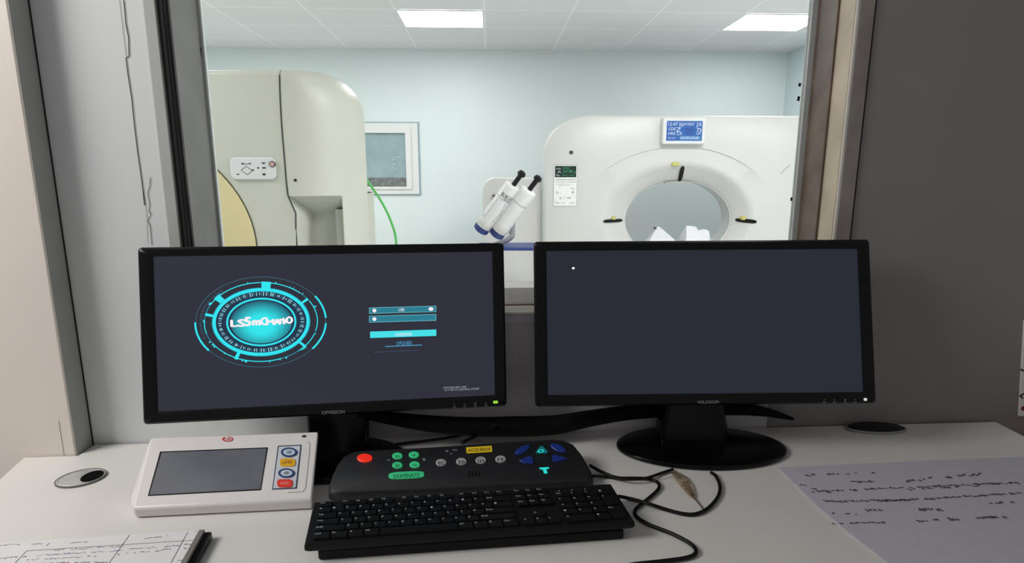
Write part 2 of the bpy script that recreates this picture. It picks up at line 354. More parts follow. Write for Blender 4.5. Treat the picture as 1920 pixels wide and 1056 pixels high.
# rounded side cover
def prof(z, start, n=26, dstart=0.0):
    """plan outline at height z, from the seam round to the back"""
    if z > zc:
        k = math.sqrt(max(0, 1 - ((z - zc) / (zt - zc)) ** 2)); 
    else: k = 1
    X2 = xf + (x2 - xf) * max(k, .02); D = DEP * max(k, .05) ** .8
    pts = []
    for i in range(n + 1):
        t = math.sin(i / n * math.pi / 2); x = xf + (X2 - xf) * t; y = D * (1 - math.sqrt(max(0, 1 - t * t)))
        pts.append((x, y))
    return pts, X2
def z_seam(z):
    for (xa, za), (xb, zb) in zip(sp[:-1], sp[1:]):
        if za >= z >= zb: return xa + (xb - xa) * (za - z) / (za - zb)
    return sp[0][0] if z > sp[0][1] else sp[-1][0]
zr = sz(368)
rows = [zr + (zc - zr) * i / 6 for i in range(7)] + [zc + (zt - zc) * math.sin(R(a)) for a in range(6, 91, 6)]
loops = []
for z in rows:
    pts, X2 = prof(z, 0); roll = max(0, z - (zt - .03)); dy = .03 - math.sqrt(max(0, .03 ** 2 - roll ** 2))
    rise = lambda y: (z - 1.35) * min(y, DEP) / SD * (0 if z < zc else ((z - zc) / (zt - zc)) ** .5)
    loop = [(z_seam(z), max(dy, 0), z)] + [(x, y + dy, z + rise(y)) for x, y in pts] + [(X2 - (x2 - xbk), BACK, z + rise(1)), (z_seam(z), BACK, z + rise(1) * 0)]
    loops.append(loop)
um = MB(); um.loft(loops, 0, False, True)
build(um, 'side_cover', scanner_white, sc, SF, angle=40)
# lower side: outer post, sloping ceiling of the recess, recess back
xp = sx(645, 400, .2)
def post(z):
    pts, X2 = prof(z, 0, 40); keep = [(x, y) for x, y in pts if x > xp]
    return [(xp, BACK, z), (xp, keep[0][1] - .002, z)] + [(x, y, z) for x, y in keep] + [(xbk, BACK, z)]
lm_ = MB(); lm_.loft([post(0.12), post(zr + .002)]); build(lm_, 'side_post', scanner_white, sc, SF, angle=40)
pts, X2 = prof(zr, 0, 40); fr_ = [(z_seam(zr) , 0.0)] + [(x, y) for x, y in pts if x <= xp]
zb = sz(400, 600, .3); rm = MB(); n_ = len(fr_)
xbk0 = sx(557, 400, .3)
front = [(x, y, zr) for x, y in fr_]; back = [(xbk0 + (xp - xbk0) * i / (n_ - 1), .3, zb) for i in range(n_)]
rm.loft([front, back], 0, False, False, closed=False)
rm.add([(xbk0, .3, zb), (xp, .3, zb), (xp, .3, .12), (xbk0, .3, .12)], [(0, 1, 2, 3)])
rm.add([(xbk0, .3, zb), (xbk0, .3, .12), (sp[-2][0], 0.0, .12), (sp[-2][0], 0.0, sp[-3][1])], [(0, 1, 2, 3)])
rm.add([(xp - .06, .3, zb), (xp - .06, .22, zb + .03), (xp - .06, .22, .12), (xp - .06, .3, .12)], [(0, 1, 2, 3)])
rm.add([(xp - .06, .22, zb + .03), (xp, .22, zb + .03), (xp, .22, .12), (xp - .06, .22, .12)], [(0, 1, 2, 3)])
build(rm, 'recess', scanner_dark, sc, SF, label='grey recessed side niche')
pl = MB(); pl.box(xl0 + .05, x2 - .2, .05, BACK - .05, 0, .12); build(pl, 'plinth', plinth_grey, sc, SF)
sm = MB(); sm.tube([(x, -.0005, z) for x, z in edge[:-1]], .0045, 6, n=1); build(sm, 'seam', mat('seam_grey', (66, 66, 62), .7), sc, SF)
yc = SF.xz(174, 462); yr = (SF.xz(481, 462)[0] - yc[0]); yrz = yc[1] - SF.xz(174, 687)[1]
ym = MB(); ym.loft([[(x, d, z) for x, z in ell(yc[0], yc[1], yr * k, yrz * k, 96)] for k, d in ((1, -.001), (1, -.012), (.985, -.016), (.8, -.016), (.5, -.012))], 0, False, True)
build(ym, 'bore_cover', yellow_cover, sc, SF, label='pale yellow round bore cover')
ym = MB(); ym.ring(ell(yc[0], yc[1], yr + .006, yrz + .006, 128), ell(yc[0], yc[1], yr, yrz, 128), -.004, -.0008); build(ym, 'bore_seam', mat('olive_seam', (78, 80, 62), .7), sc, SF)
a = SF.xz(435, 337); b = SF.xz(517, 295)
pm = MB(); pm.xz(rr(a[0], b[0], a[1], b[1], .035, 8), -.016, -.0008); pad = build(pm, 'control_pad', white_plastic, sc, SF, bevel=.005)
Y = -.0166
def ip(x, y): return SF.xz(x, y, Y)
for (x, y, wd, hh) in ((455, 307, 5, 3), (461, 308, 7, 1.2), (468, 307, 6, 2), (494, 306, 6, 3), (484, 315, 4, 3), (495, 315, 7, 3), (446, 327, 5, 2), (495, 327, 6, 4), (474, 319, 4, 3)):
    u, v = ip(x, y); im = MB(); im.xz(rr(u - wd * .0015, u + wd * .0015, v - hh * .0015, v + hh * .0015, .001, 2), Y, Y + .0008); build(im, 'icon', ink, pad, SF, fixn=False)
im = MB(); stroke_px(im, SF, [(452, 319), (462, 312), (473, 320), (464, 328), (452, 319)], .003, Y)
build(im, 'icon', ink, pad, SF, fixn=False)
u, v = ip(511, 308); im = MB(); im.xz(ell(u, v, .013, .012, 16), -.026, -.016); im.ring(ell(u, v, .019, .017, 16), ell(u, v, .013, .012, 16), -.022, -.016, 1)
build(im, 'knob', [mat('pinkish_cap', (205, 165, 160), .5), ink], pad, SF, label='small pink knob')
u, v = SF.xz(554, 338); im = MB(); im.xz(ell(u, v, .008, .0085, 16), -.004, .02); build(im, 'screw', dark_gap, sc, SF)
# green cord hanging from the scanner's side
cp = [on_y(679, 326, 4.42), on_y(688, 338, 4.43), on_y(714, 376, 4.47), on_y(733, 415, 4.52), on_y(743, 456, 4.55), on_y(743, 540, 4.58), Vector((on_y(740, 640, 4.6).x, 4.6, .012)), Vector((-1.1, 4.9, .01))]
m = MB(); m.tube(cp, .0095, 8); tag(build(m, 'cord', mat('green_cord', (92, 196, 96), .4)), 'bright green cord drooping from the side of the left scanner', 'cord')

# ------------------------------------------------------------------ ring scanner on the right
GD = 5.2
GF = frame((0, GD, 0), YAWR)
gx = lambda x, y=400, d=0: GF.xz(x, y, d)[0]
gz = lambda y, x=1270, d=0: GF.xz(x, y, d)[1]
bc = GF.xz(1269, 412); PX = gx(1270) - gx(1269)
gl_, gr_, gt, gb = gx(1020), gx(1612), gz(216), .31
rxc, rzc = 90 * PX, 62 * PX
ct = thing('ring_scanner', GF.M @ Vector(((gl_ + gr_) / 2, .4, 0)), 'white ring shaped scanner with a round bore, a small display and black laser slots', 'medical scanner')
def inside(x, z):
    if not (gl_ <= x <= gr_ and gb <= z <= gt): return False
    for cx, s in ((gl_ + rxc, -1), (gr_ - rxc, 1)):
        if (x - cx) * s > 0 and z > gt - rzc:
            if ((x - cx) / rxc) ** 2 + ((z - gt + rzc) / rzc) ** 2 > 1: return False
    return True
NA = 240
def outl(t):
    lo, hi = 0, 4
    for _ in range(40):
        md = (lo + hi) / 2
        if inside(bc[0] + md * math.cos(t), bc[1] + md * math.sin(t)): lo = md
        else: hi = md
    return (bc[0] + lo * math.cos(t), bc[1] + lo * math.sin(t))
angs = [2 * math.pi * k / NA for k in range(NA)]
OUT = [outl(t) for t in angs]
E8 = (186 * PX, 132 * PX); E7 = (148 * PX, 108 * PX); E1 = (103 * PX, 74 * PX); bc1 = GF.xz(1271, 412, .17)
def eang(E, t):            # the ellipse point lying in direction t
    r = 1 / math.sqrt((math.cos(t) / E[0]) ** 2 + (math.sin(t) / E[1]) ** 2); return (bc[0] + r * math.cos(t), bc[1] + r * math.sin(t))
def step(t):
    k = min(1, max(0, (math.sin(t) - .3) / .5)); return .014 * k * k * (3 - 2 * k)
def shrink(p, d):          # move an outline point inward by about d
    v = Vector((bc[0] - p[0], bc[1] - p[1])).normalized(); return (p[0] + v.x * d, p[1] + v.y * d)
gm_ = MB()
gm_.loft([[(gr_ + (p[0] - gr_) * .93, .7, p[1] - (.05 if p[1] > 1 else 0)) for p in OUT], [(p[0], .03, p[1]) for p in OUT], [(*shrink(p, .009), 0) for p in OUT] and [(shrink(p, .009)[0], .009, shrink(p, .009)[1]) for p in OUT],
          [(shrink(p, .03)[0], 0, shrink(p, .03)[1]) for p in OUT],
          [(eang((E8[0] * 1.015, E8[1] * 1.015), t)[0], 0, eang((E8[0] * 1.015, E8[1] * 1.015), t)[1]) for t in angs], [(eang(E8, t)[0], 0, eang(E8, t)[1]) for t in angs], [(eang((E8[0] * .993, E8[1] * .993), t)[0], step(t), eang((E8[0] * .993, E8[1] * .993), t)[1]) for t in angs],
          [(eang(E7, t)[0], .012, eang(E7, t)[1]) for t in angs]], 0, False, False)
build(gm_, 'front_cover', gantry_white, ct, GF, angle=50)
# funnel surface: q = 0 at the outer lip, 1 at the bore
def fun(q, t):
    E = (E7[0] + (E1[0] - E7[0]) * q, E7[1] + (E1[1] - E7[1]) * q); p = eang(E, t)
    s = q * q * (3 - 2 * q) if q < .5 else q
    return Vector((p[0] + (bc1[0] - bc[0]) * q, .012 + .16 * (s * .6 + q * q * .4), p[1] + (bc1[1] - bc[1]) * q))
fm = MB(); fm.loft([[fun(q, t) for t in angs] for q in [i / 14 for i in range(15)]] + [[fun(1, t) + Vector((0, d, 0)) for t in angs] for d in (.01, .22)], 0, False, False)
build(fm, 'bore_funnel', gantry_white, ct, GF, angle=50)
rm = MB(); rm.loft([[(eang((E1[0] * k, E1[1] * k), t)[0] + bc1[0] - bc[0], .172 + d, eang((E1[0] * k, E1[1] * k), t)[1] + bc1[1] - bc[1]) for t in angs] for k, d in ((1.0, 0), (.985, .004), (.985, .10), (1, .104))], 0, False, False)
build(rm, 'bore_ring', mat('pale_grey_ring', (205, 208, 207), .35), ct, GF)
# laser slots along the funnel and their yellow markers
def ring_q(p):             # which funnel ring a point lies on, seen along the axis
    lo, hi = -.3, 1.15
    for _ in range(30):
        q = (lo + hi) / 2; cx, cz = bc[0] + (bc1[0] - bc[0]) * q, bc[1] + (bc1[1] - bc[1]) * q
        a, b = E7[0] + (E1[0] - E7[0]) * q, E7[1] + (E1[1] - E7[1]) * q
        if ((p.x - cx) / a) ** 2 + ((p.z - cz) / b) ** 2 < 1: lo = q
        else: hi = q
    return q
def on_funnel(x, y):
    d = .08
    for _ in range(25):
        q = min(1, max(0, ring_q(GF.px(x, y, d)))); d = .5 * d + .5 * fun(q, 1.0).y
    return GF.px(x, y, d)
def slot(a, b, wpx):
    m = MB(); L = []; c0, c1 = on_funnel(*a), on_funnel(*b); tg0 = Vector((-(c1.z - c0.z), 0, c1.x - c0.x)).normalized()
    for k in range(13):
        f = k / 12; p = on_funnel(a[0] + (b[0] - a[0]) * f, a[1] + (b[1] - a[1]) * f); tg = tg0 * (wpx * PX * (max(0, 1 - (2 * f - 1) ** 4) ** .5 * .7 + .3) / 2)
        L.append([p - tg + Vector((0, -.012, 0)), p + tg + Vector((0, -.012, 0)), p + tg + Vector((0, .04, 0)), p - tg + Vector((0, .04, 0))])
    m.loft(L); build(m, 'laser_slot', black_gloss, ct, GF, bevel=.002)
slot((1131, 415), (1167, 413), 6); slot((1378, 412), (1418, 416), 7); slot((1280, 312), (1274, 340), 8)
olive = mat('yellow_marker', (198, 192, 112), .35)
def marker(x, y, wd, hh):
    p = on_funnel(x, y); u, v, d = p.x, p.z, p.y - .004; m = MB()
    m.loft([[(a, d + o, b) for a, b in rr(u - wd * k, u + wd * k, v - hh * k, v + hh * k, min(wd, hh) * k * .6)] for k, o in ((1, .03), (1, -.008), (.75, -.018))])
    build(m, 'marker_lamp', olive, ct, GF, label='small yellow marker lamp')
marker(1150, 409, .022, .016); marker(1394, 409, .026, .019); marker(1266, 308, .034, .018)
m = MB(); a = GF.xz(1245, 344, .17); b = GF.xz(1296, 341, .17); m.xz(rr(a[0], b[0], a[1], b[1], .004), .15, .19); build(m, 'bore_lip', mat('grey_lip', (165, 165, 160), .5), ct, GF)
# display
a = GF.xz(1242, 270, -.07); b = GF.xz(1325, 221, -.07)
m = MB(); m.xz(rr(a[0], b[0], a[1], b[1], .014), -.07, -.0005); dsp = build(m, 'display', white_plastic, ct, GF, bevel=.008)
a = GF.xz(1249, 264, -.072); b = GF.xz(1318, 227, -.072)
m = MB(); m.xz(rr(a[0], b[0], a[1], b[1], .004), -.0715, -.0695); build(m, 'screen', glow('blue_screen', (38, 112, 204), .8), dsp, GF, label='lit blue screen')
m = MB(); W_, H_ = b[0] - a[0], b[1] - a[1]; Y = -.0722
for (t, u, v, wd, hh, mi) in (('12:47', .17, .84, .26, .17, 0), ('Xk', .4, .82, .14, .2, 0), ('PATIENT', .62, .84, .3, .13, 0), ('JX', .9, .8, .16, .26, 0), ('CDE', .15, .6, .2, .14, 0), ('Z', .33, .56, .14, .22, 0), ('4562', .63, .58, .26, .16, 2), ('75', .91, .55, .14, .18, 0), ('HRS', .15, .37, .2, .14, 0), ('LX', .37, .36, .14, .14, 0), ('TEST', .62, .38, .26, .14, 2), ('OF', .9, .37, .12, .14, 0)):
    m.text(t, a[0] + W_ * u, a[1] + H_ * v, W_ * wd, H_ * hh, Y, mi)
m.xz(rr(a[0] + W_ * .37, a[0] + W_ * .97, a[1] + H_ * .05, a[1] + H_ * .24, .008), Y, Y + .0006, 1); m.text('NOPLEASE', a[0] + W_ * .66, a[1] + H_ * .145, W_ * .5, H_ * .12, Y - .0005, 0)
m.text('EX:OT', a[0] + W_ * .16, a[1] + H_ * .14, W_ * .2, H_ * .08, Y, 0)
build(m, 'screen_text', [glow('screen_white', (226, 240, 255), 1), glow('screen_mid_blue', (90, 160, 225), .8), glow('screen_navy', (24, 46, 140), .8)], dsp, GF, fixn=False)
# warning label with its dark green read-out
a = GF.xz(1037, 387, -.004); b = GF.xz(1083, 309, -.004); W_, H_ = b[0] - a[0], b[1] - a[1]
m = MB(); m.xz(rr(a[0], b[0], a[1], b[1], .006), -.004, -.0005); lab = build(m, 'label_plate', mat('label_white', (240, 241, 240), .4), ct, GF)
m = MB(); m.ring(rr(a[0], b[0], a[1], b[1], .006), rr(a[0] + .004, b[0] - .004, a[1] + .004, b[1] - .004, .004), -.0048, -.0038); build(m, 'label_edge', mat('label_grey', (168, 168, 168), .5), lab, GF)
m = MB(); m.xz(rr(a[0] + W_ * .06, b[0] - W_ * .05, b[1] - H_ * .3, b[1] - H_ * .03, .003), -.0055, -.004); build(m, 'read_out', mat('dark_green_panel', (14, 38, 34), .3), lab, GF, label='dark green read-out')
m = MB(); Y = -.0060
for (t, u, v, wd, hh, mi) in (('wide', .2, .91, .2, .05, 0), ('A', .24, .83, .16, .06, 0), ('No.', .2, .75, .18, .05, 0), ('zone', .52, .92, .24, .04, 1), ('2X78', .58, .84, .4, .07, 1), ('G', .88, .82, .1, .06, 1), ('lkey unit', .62, .745, .5, .05, 1)):
    m.text(t, a[0] + W_ * u, a[1] + H_ * v, W_ * wd, H_ * hh, Y, mi)
build(m, 'read_out_text', [glow('read_out_white', (205, 225, 215), .8), glow('read_out_green', (40, 190, 120), .8)], lab, GF, fixn=False)
Y = -.0046
for (t, u, v, wd, hh) in (('WARNING NOTICE', .5, .645, .86, .035), ('keep clear of the', .42, .59, .7, .035), ('bed', .86, .585, .16, .03), ('when laser is lit unit', .45, .54, .74, .02), ('may move', .45, .5, .5, .018), ('A', .78, .44, .12, .03), ('12', .84, .42, .08, .02), ('Tc', .16, .35, .12, .035), ('No.1', .2, .325, .2, .02), ('XR', .82, .35, .12, .035), ('on', .82, .325, .12, .02), ('K', .32, .2, .1, .05), ('M', .67, .2, .12, .05), ('m', .48, .215, .1, .015), ('date', .2, .085, .2, .025), ('of', .45, .085, .1, .02), ('code', .8, .085, .2, .03)):
    m = MB(); m.text(t, a[0] + W_ * u, a[1] + H_ * v, W_ * wd, H_ * hh, Y); build(m, 'text_line', ink, lab, GF, fixn=False)
u, v = GF.xz(1071, 286); m = MB(); m.xz(ell(u, v, .018, .017, 20), -.006, .01); build(m, 'screw', mat('dark_screw', (62, 62, 62), .5), ct, GF, bevel=.003)
m = MB(); stroke_px(m, GF, [(1464, 326), (1472, 317), (1482, 309)], .008, -.0008); build(m, 'groove', mat('groove_grey', (160, 158, 152), .6), ct, GF, fixn=False)
# housing behind it on the left, plinth
hx0 = gx(905, 400, .12); hx1 = gx(1020) ; hz = GF.xz(960, 333, .12)[1]
m = MB(); m.xz(rr(hx0, hx1 - .006, .31, hz, (0, .12, 0, 0), 10), .12, .75); build(m, 'side_housing', gantry_white, ct, GF, bevel=.015, seg=3)
m = MB(); u, v = GF.xz(926, 367, .12); m.tube([(u, .125, v), (u, .07, v)], .013, 12, n=0); build(m, 'housing_knob', mat('brown_knob', (96, 78, 66), .5), ct, GF)
m = MB(); m.box(hx0 + .02, gr_ - .03, .02, .74, 0, .31); build(m, 'plinth', mat('dim_plinth', (150, 148, 146), .5), ct, GF)

# patient couch in the bore, with two folded sheets
CF = Frame(GF.M @ Matrix.Translation((bc[0], 0, 0)))
co = thing('patient_couch', CF.M @ Vector((0, -.2, 0)), 'narrow white patient couch running through the bore of the ring scanner', 'patient couch')
def dish(x): return .62 + .10 * (abs(x) / .36) ** 2
N = 14; xs_ = [-.36 + .72 * i / N for i in range(N + 1)]
sec = [(x, dish(x)) for x in xs_] + [(x, dish(x) - .035) for x in xs_[::-1]]
m = MB(); m.xz(sec, -1.3, .5); build(m, 'couch_top', white_plastic, co, CF, bevel=.008)
m = MB(); m.box(-.26, .26, -1.2, -.08, .08, .59); build(m, 'couch_base', gantry_white, co, CF, bevel=.03); m = MB(); m.box(-.3, .3, -1.25, -.05, 0, .08); build(m, 'foot', plinth_grey, co, CF)
def sheet(label, outl_, y0, y1, name='folded_sheet'):
    m = MB(); L = []
    for k in range(7):
        f = k / 6; y = y0 + (y1 - y0) * f
        L.append([(x + .012 * math.sin(3.1 * f + 9 * z), y + .03 * math.sin(z * 14), max(dish(min(abs(x), .36)) + .001, z - .8 * f * max(0, z - .70) + .006 * math.sin(7 * f + 11 * x))) for x, z in outl_])
    m.loft(L); return tag(build(m, name, mat('white_cotton', (226, 226, 229), .8, vary=.02, bump=.2), None, CF, angle=60), label, 'sheet', 'white sheets on the scanner couch')
def sheet_px(pts, base): 
    q = [CF.xz(*p, -.05) for p in pts]; return q + [(q[-1][0] + .0, dish(q[-1][0]) + .001)] + [(q[-1][0] + (q[0][0] - q[-1][0]) * i / 6, dish(q[-1][0] + (q[0][0] - q[-1][0]) * i / 6) + .001) for i in range(1, 6)] + [(q[0][0], dish(q[0][0]) + .001)]
s1 = sheet('pointed white sheet on the couch, left one inside the round bore', sheet_px([(1208, 470), (1218, 444), (1229, 425), (1234, 424), (1247, 435), (1262, 449), (1272, 466)], 0), -.05, .2)
u = CF.xz(1229, 428, -.06); m = MB(); m.xz(ell(u[0], u[1], .009, .012, 12), -.066, -.03); build(m, 'tag', mat('navy_tag', (70, 76, 92), .6), s1, CF)
sheet('square topped white sheet with a hanging fold, right one inside the round bore', sheet_px([(1282, 470), (1283, 446), (1285, 424), (1303, 426), (1305, 433), (1318, 430), (1326, 433), (1329, 450), (1332, 470)], 0), -.05, .15)

# ------------------------------------------------------------------ contrast injector on a stand
ID = 4.5
IF = frame((0, ID, 0), 0)
ij = thing('contrast_injector', (IF.px(945, 440)[0] + .0, ID, 0), 'white twin barrel injector head tilted on a stand beside the ring scanner', 'injector')
ti = IF.px(972, 358); bi = IF.px(921, 428); ax = Vector((ti.x - bi.x, -.10, ti.z - bi.z)); LEN = ax.length; ax.normalize()
sd = Vector((ax.z, 0, -ax.x)).normalized(); nr = ax.cross(sd).normalized()
if nr.y > 0: nr = -nr
Mi = Matrix.Identity(4)
for r_ in range(3): Mi[r_][0] = sd[r_]; Mi[r_][1] = -nr[r_]; Mi[r_][2] = ax[r_]; Mi[r_][3] = bi[r_]
HF = Frame(Matrix.Translation((0, ID, 0)) @ Mi)           # local: x across the barrels, y away, z along them
rb = .066; HF0 = HF
def barrel(cx, up):
    HF = Frame(HF0.M @ Matrix.Translation((0, 0, up)))
    m = MB(); m.lathe((cx, 0, 0), [(rb * .8, -.01), (rb, .0), (rb, LEN * .98), (rb * .95, LEN * 1.02), (rb * .4, LEN * 1.04)], n=28); o = build(m, 'barrel', white_plastic, ij, HF, angle=40)
    m = MB(); m.ring(ell(cx, 0, rb + .0015, rb + .0015, 28), ell(cx, 0, rb - .001, rb - .001, 28), LEN * .70, LEN * .72); m.warp(lambda p: (p.x, p.z, p.y))
    m2 = MB(); m2.v = m.v; m2.f = m.f; m2.m = m.m; build(m2, 'band', mat('pale_grey_band', (190, 192, 195), .5), o, HF)
    m = MB(); m.tube([(cx, 0, LEN), (cx, 0, LEN + .115)], .02, 14, n=0); m.lathe((cx, 0, LEN + .105), [(.02, 0), (.031, .004), (.033, .02), (.026, .036), (.012, .042)], n=20); build(m, 'plunger', black_plastic, ij, HF)
    m = MB(); N = 36; m.loft([[(cx + rr_ * (1 + .06 * (k % 2)) * math.cos(2 * math.pi * k / N), rr_ * (1 + .06 * (k % 2)) * math.sin(2 * math.pi * k / N), z) for k in range(N)] for rr_, z in ((rb * .72, -.075), (rb * .92, -.065), (rb * .92, -.025), (rb * .7, -.008))]); build(m, 'end_cap', navy, ij, HF, label='navy ribbed end cap')
    m = MB(); m.lathe((cx, 0, -.022), [(rb * .98, 0), (rb * 1.04, .006), (rb * 1.04, .06), (rb, .07)], n=28); build(m, 'collar', gantry_white, ij, HF)
barrel(-rb * .9, 0); barrel(rb * .92, .046)
m = MB(); m.xy(rr(-rb * 1.8, rb * 1.85, .0, .11, .035, 6), .06, LEN * .93); body = build(m, 'body', gantry_white, ij, HF, bevel=.01)
# print on the left barrel, wrapped round it
m = MB()
def wrap(p): 
    a = p.x / rb; return (-rb * .9 + (rb + .0015) * math.sin(a), -(rb + .0015) * math.cos(a), p.z)
for t, x, z, wd, hh in (('BURGH', .015, LEN * .8, .1, .034), ('dual', .03, LEN * .735, .06, .016)): m.text(t, x, z, wd, hh, 0, 0)
for k in range(12): m.add([(-.04, 0, LEN * (.12 + .046 * k)), (.055 - .003 * abs(6 - k), 0, LEN * (.12 + .046 * k)), (.055 - .003 * abs(6 - k), 0, LEN * (.158 + .046 * k)), (-.04, 0, LEN * (.158 + .046 * k))], [(0, 1, 2, 3)], 1 + (k % 3 == 0))
m.text('flow', -.064, LEN * .2, .012, .05, 0, 0)
m.warp(wrap); build(m, 'print', [ink, mat('slate_print', (84, 92, 124), .5), mat('pale_print', (176, 182, 196), .5)], ij, HF, fixn=False)
# bracket, pole, tray, feet
pc = IF.px(918, 440, .12); pg = IF.px(953, 440, .12)
m = MB(); m.tube([(pg.x + .03, .10, pg.z + .22), (pg.x + .03, .15, pg.z + .04), (pg.x + .01, .15, pg.z - .03), (pc.x, .14, pc.z - .10)], .026, 12); build(m, 'bracket', mat('grey_metal', (165, 166, 166), .4, metal=.3), ij, IF)
m = MB(); m.tube([(pc.x, .14, pc.z - .1), (pc.x, .14, .06)], .022, 14, n=0); build(m, 'pole', white_plastic, ij, IF)
tz = IF.px(960, 467)[2]; tx0 = IF.px(893, 467)[0]; tx1 = IF.px(1012, 467)[0]
m = MB(); m.xy(rr(tx0, tx1, -.02, .34, .05, 6), tz - .012, tz + .014); build(m, 'tray', navy, ij, IF, bevel=.006, label='navy blue tray')
for k in range(5):
    t = 2 * math.pi * k / 5 + .3; m = MB(); m.tube([(pc.x, .14, .075), (pc.x + .3 * math.cos(t), .14 + .26 * math.sin(t), .055)], [.022, .014], 10, n=1)
    m.tube([(pc.x + .29 * math.cos(t), .14 + .25 * math.sin(t) - .015, .03), (pc.x + .29 * math.cos(t), .14 + .25 * math.sin(t) + .015, .03)], .03, 14, n=0); build(m, 'leg', plinth_grey, ij, IF)

# ------------------------------------------------------------------ desk
DZ = .75
Pxy = lambda x, y, z=DZ: (on_z(x, y, z).x, on_z(x, y, z).y)
wl = lambda s, d=-.003: tuple((WF.M @ Vector((s, d, 0)))[:2])
a_ = wl(.0, -.055); lcorn = Pxy(45, 857); ledge = Pxy(0, 897)
dirl = (Vector(ledge) - Vector(lcorn)).normalized()
dl = Vector(lcorn) + dirl * .75
rc = Pxy(1876, 791); re_ = Pxy(1920, 817); dr = Vector(re_) + Vector((.22, -.5))
w126 = [wl(.0, -.0555), wl(PE + .004, -.0555), wl(PE + .006, -.004), wl(2.30, -.008)]
poly = [tuple(dl), lcorn] + w126[1:3] + [wl(2.28, -.008), re_, tuple(dr), (dr.x, .45), (dl.x, .45)]
desk = thing('desk', (.1, .9, 0), 'white laminate control desk under the viewing window', 'desk')
m = MB(); m.xy(poly, DZ - .03, DZ - .0005); build(m, 'tabletop', desk_white, desk, bevel=.003)
for X in (dl.x + .12, dr.x - .1):
    m = MB(); m.box(X - .012, X + .012, .5, .88, 0, DZ - .0305); build(m, 'side_panel', desk_white, desk)
# silver cable grommet set in the top
gc = on_z(152, 898, DZ); ga = (on_z(198, 893, DZ) - on_z(106, 903, DZ)); gax = ga.length / 2; gro = math.atan2(ga.y, ga.x)
gay = (on_z(152, 883, DZ) - on_z(152, 912, DZ)).length / 2 * .95
m = MB(); m.loft([[(x, y, DZ + z) for x, y in ell(gc.x, gc.y, gax * k, gay * k, 48, gro)] for k, z in ((1, 0), (.98, .003), (.9, .0035), (.88, .0022), (.86, .003), (.1, .003))]); gr = build(m, 'cable_grommet', chrome, desk, label='oval silver cable grommet')
hc = on_z(173, 893, DZ + .0035); m = MB(); m.xy(ell(hc.x, hc.y, gax * .44, gay * .62, 32, gro), DZ + .0031, DZ + .0042); build(m, 'cable_hole', mat('hole_black', (6, 6, 6), .9, spec=.1), gr, label='dark round cable hole')
m = MB(); m.loft([[(x, y, DZ + z) for x, y in ell(gc.x, gc.y, gax * k, gay * k, 48, gro)] for k, z in ((1.01, .0036), (1.01, .0004), (.97, .0004), (.97, .0036), (1.01, .0036))], 0, False, False); build(m, 'grommet_rim', mat('dark_rim', (110, 110, 110), .4, metal=.5), gr)
# dark round cover by the wall on the right
dc = on_z(1631, 797, DZ)
dc.y -= .022
m = MB(); m.lathe((dc.x, dc.y, DZ), [(.5, 0), (.5, .004), (.46, .007), (.1, .008)], ax=.135, ay=.055); dk = thing('cable_cover', (dc.x, dc.y, DZ), 'flat round black cover on the desk against the grey wall, right of the monitors', 'cable cover')
build(m, 'lid', black_plastic, dk); m = MB(); m.lathe((dc.x, dc.y, DZ), [(.53, 0), (.55, .001), (.55, .003), (.51, .005), (.505, .001), (.53, 0)], ax=.135, ay=.055); build(m, 'rim', mat('pale_rim', (150, 148, 142), .4), dk)
# wooden cabinet beyond the desk's right end
cb = thing('cabinet', (1.75, 1.1, 0), 'brown wooden cabinet beyond the right end of the white desk', 'cabinet')
wood = mat('brown_wood', (128, 92, 62), .5, vary=.25, scale=9)
cF = Frame(WF.M @ Matrix.Translation((2.305, 0, 0)))
m = MB(); m.box(.0, .6, -.42, -.01, 0, .70); build(m, 'body', wood, cb, cF, bevel=.003); m = MB(); m.box(.02, .58, -.438, -.421, .06, .67); dd = build(m, 'door', wood, cb, cF, bevel=.003); m = MB(); m.tube([(.07, -.44, .42), (.07, -.46, .44), (.07, -.46, .54), (.07, -.44, .56)], .005, 8); build(m, 'handle', chrome, dd, cF)
# white notice at the right edge of the frame
nf = thing('wall_notice', WF.M @ Vector((2.44, 0, .762)), 'white notice with dark marks and a red dot on the grey wall, far right', 'notice')
m = MB()
pn = [WF.xz(1910, 783, -.004), WF.xz(1921, 600, -.004)]
m.xz([(pn[0][0], pn[0][1] + .004), (pn[0][0] + .2, pn[0][1] + .004), (pn[0][0] + .2, pn[1][1]), (pn[1][0], pn[1][1])], -.006, -.0006); build(m, 'sheet', paper_white, nf, WF)
for mk in ([(1922, 738), (1912, 742), (1918, 747)], [(1914, 692), (1918, 696), (1924, 692)]):
    m = MB(); stroke_px(m, WF, mk, .004, -.0065); build(m, 'mark', ink, nf, WF, fixn=False)
m = MB(); u = WF.xz(1919, 766, -.0065); m.xz(ell(*u, .006, .006, 16), -.0068, -.0058); build(m, 'dot', mat('dark_red', (128, 40, 44), .5), nf, WF)

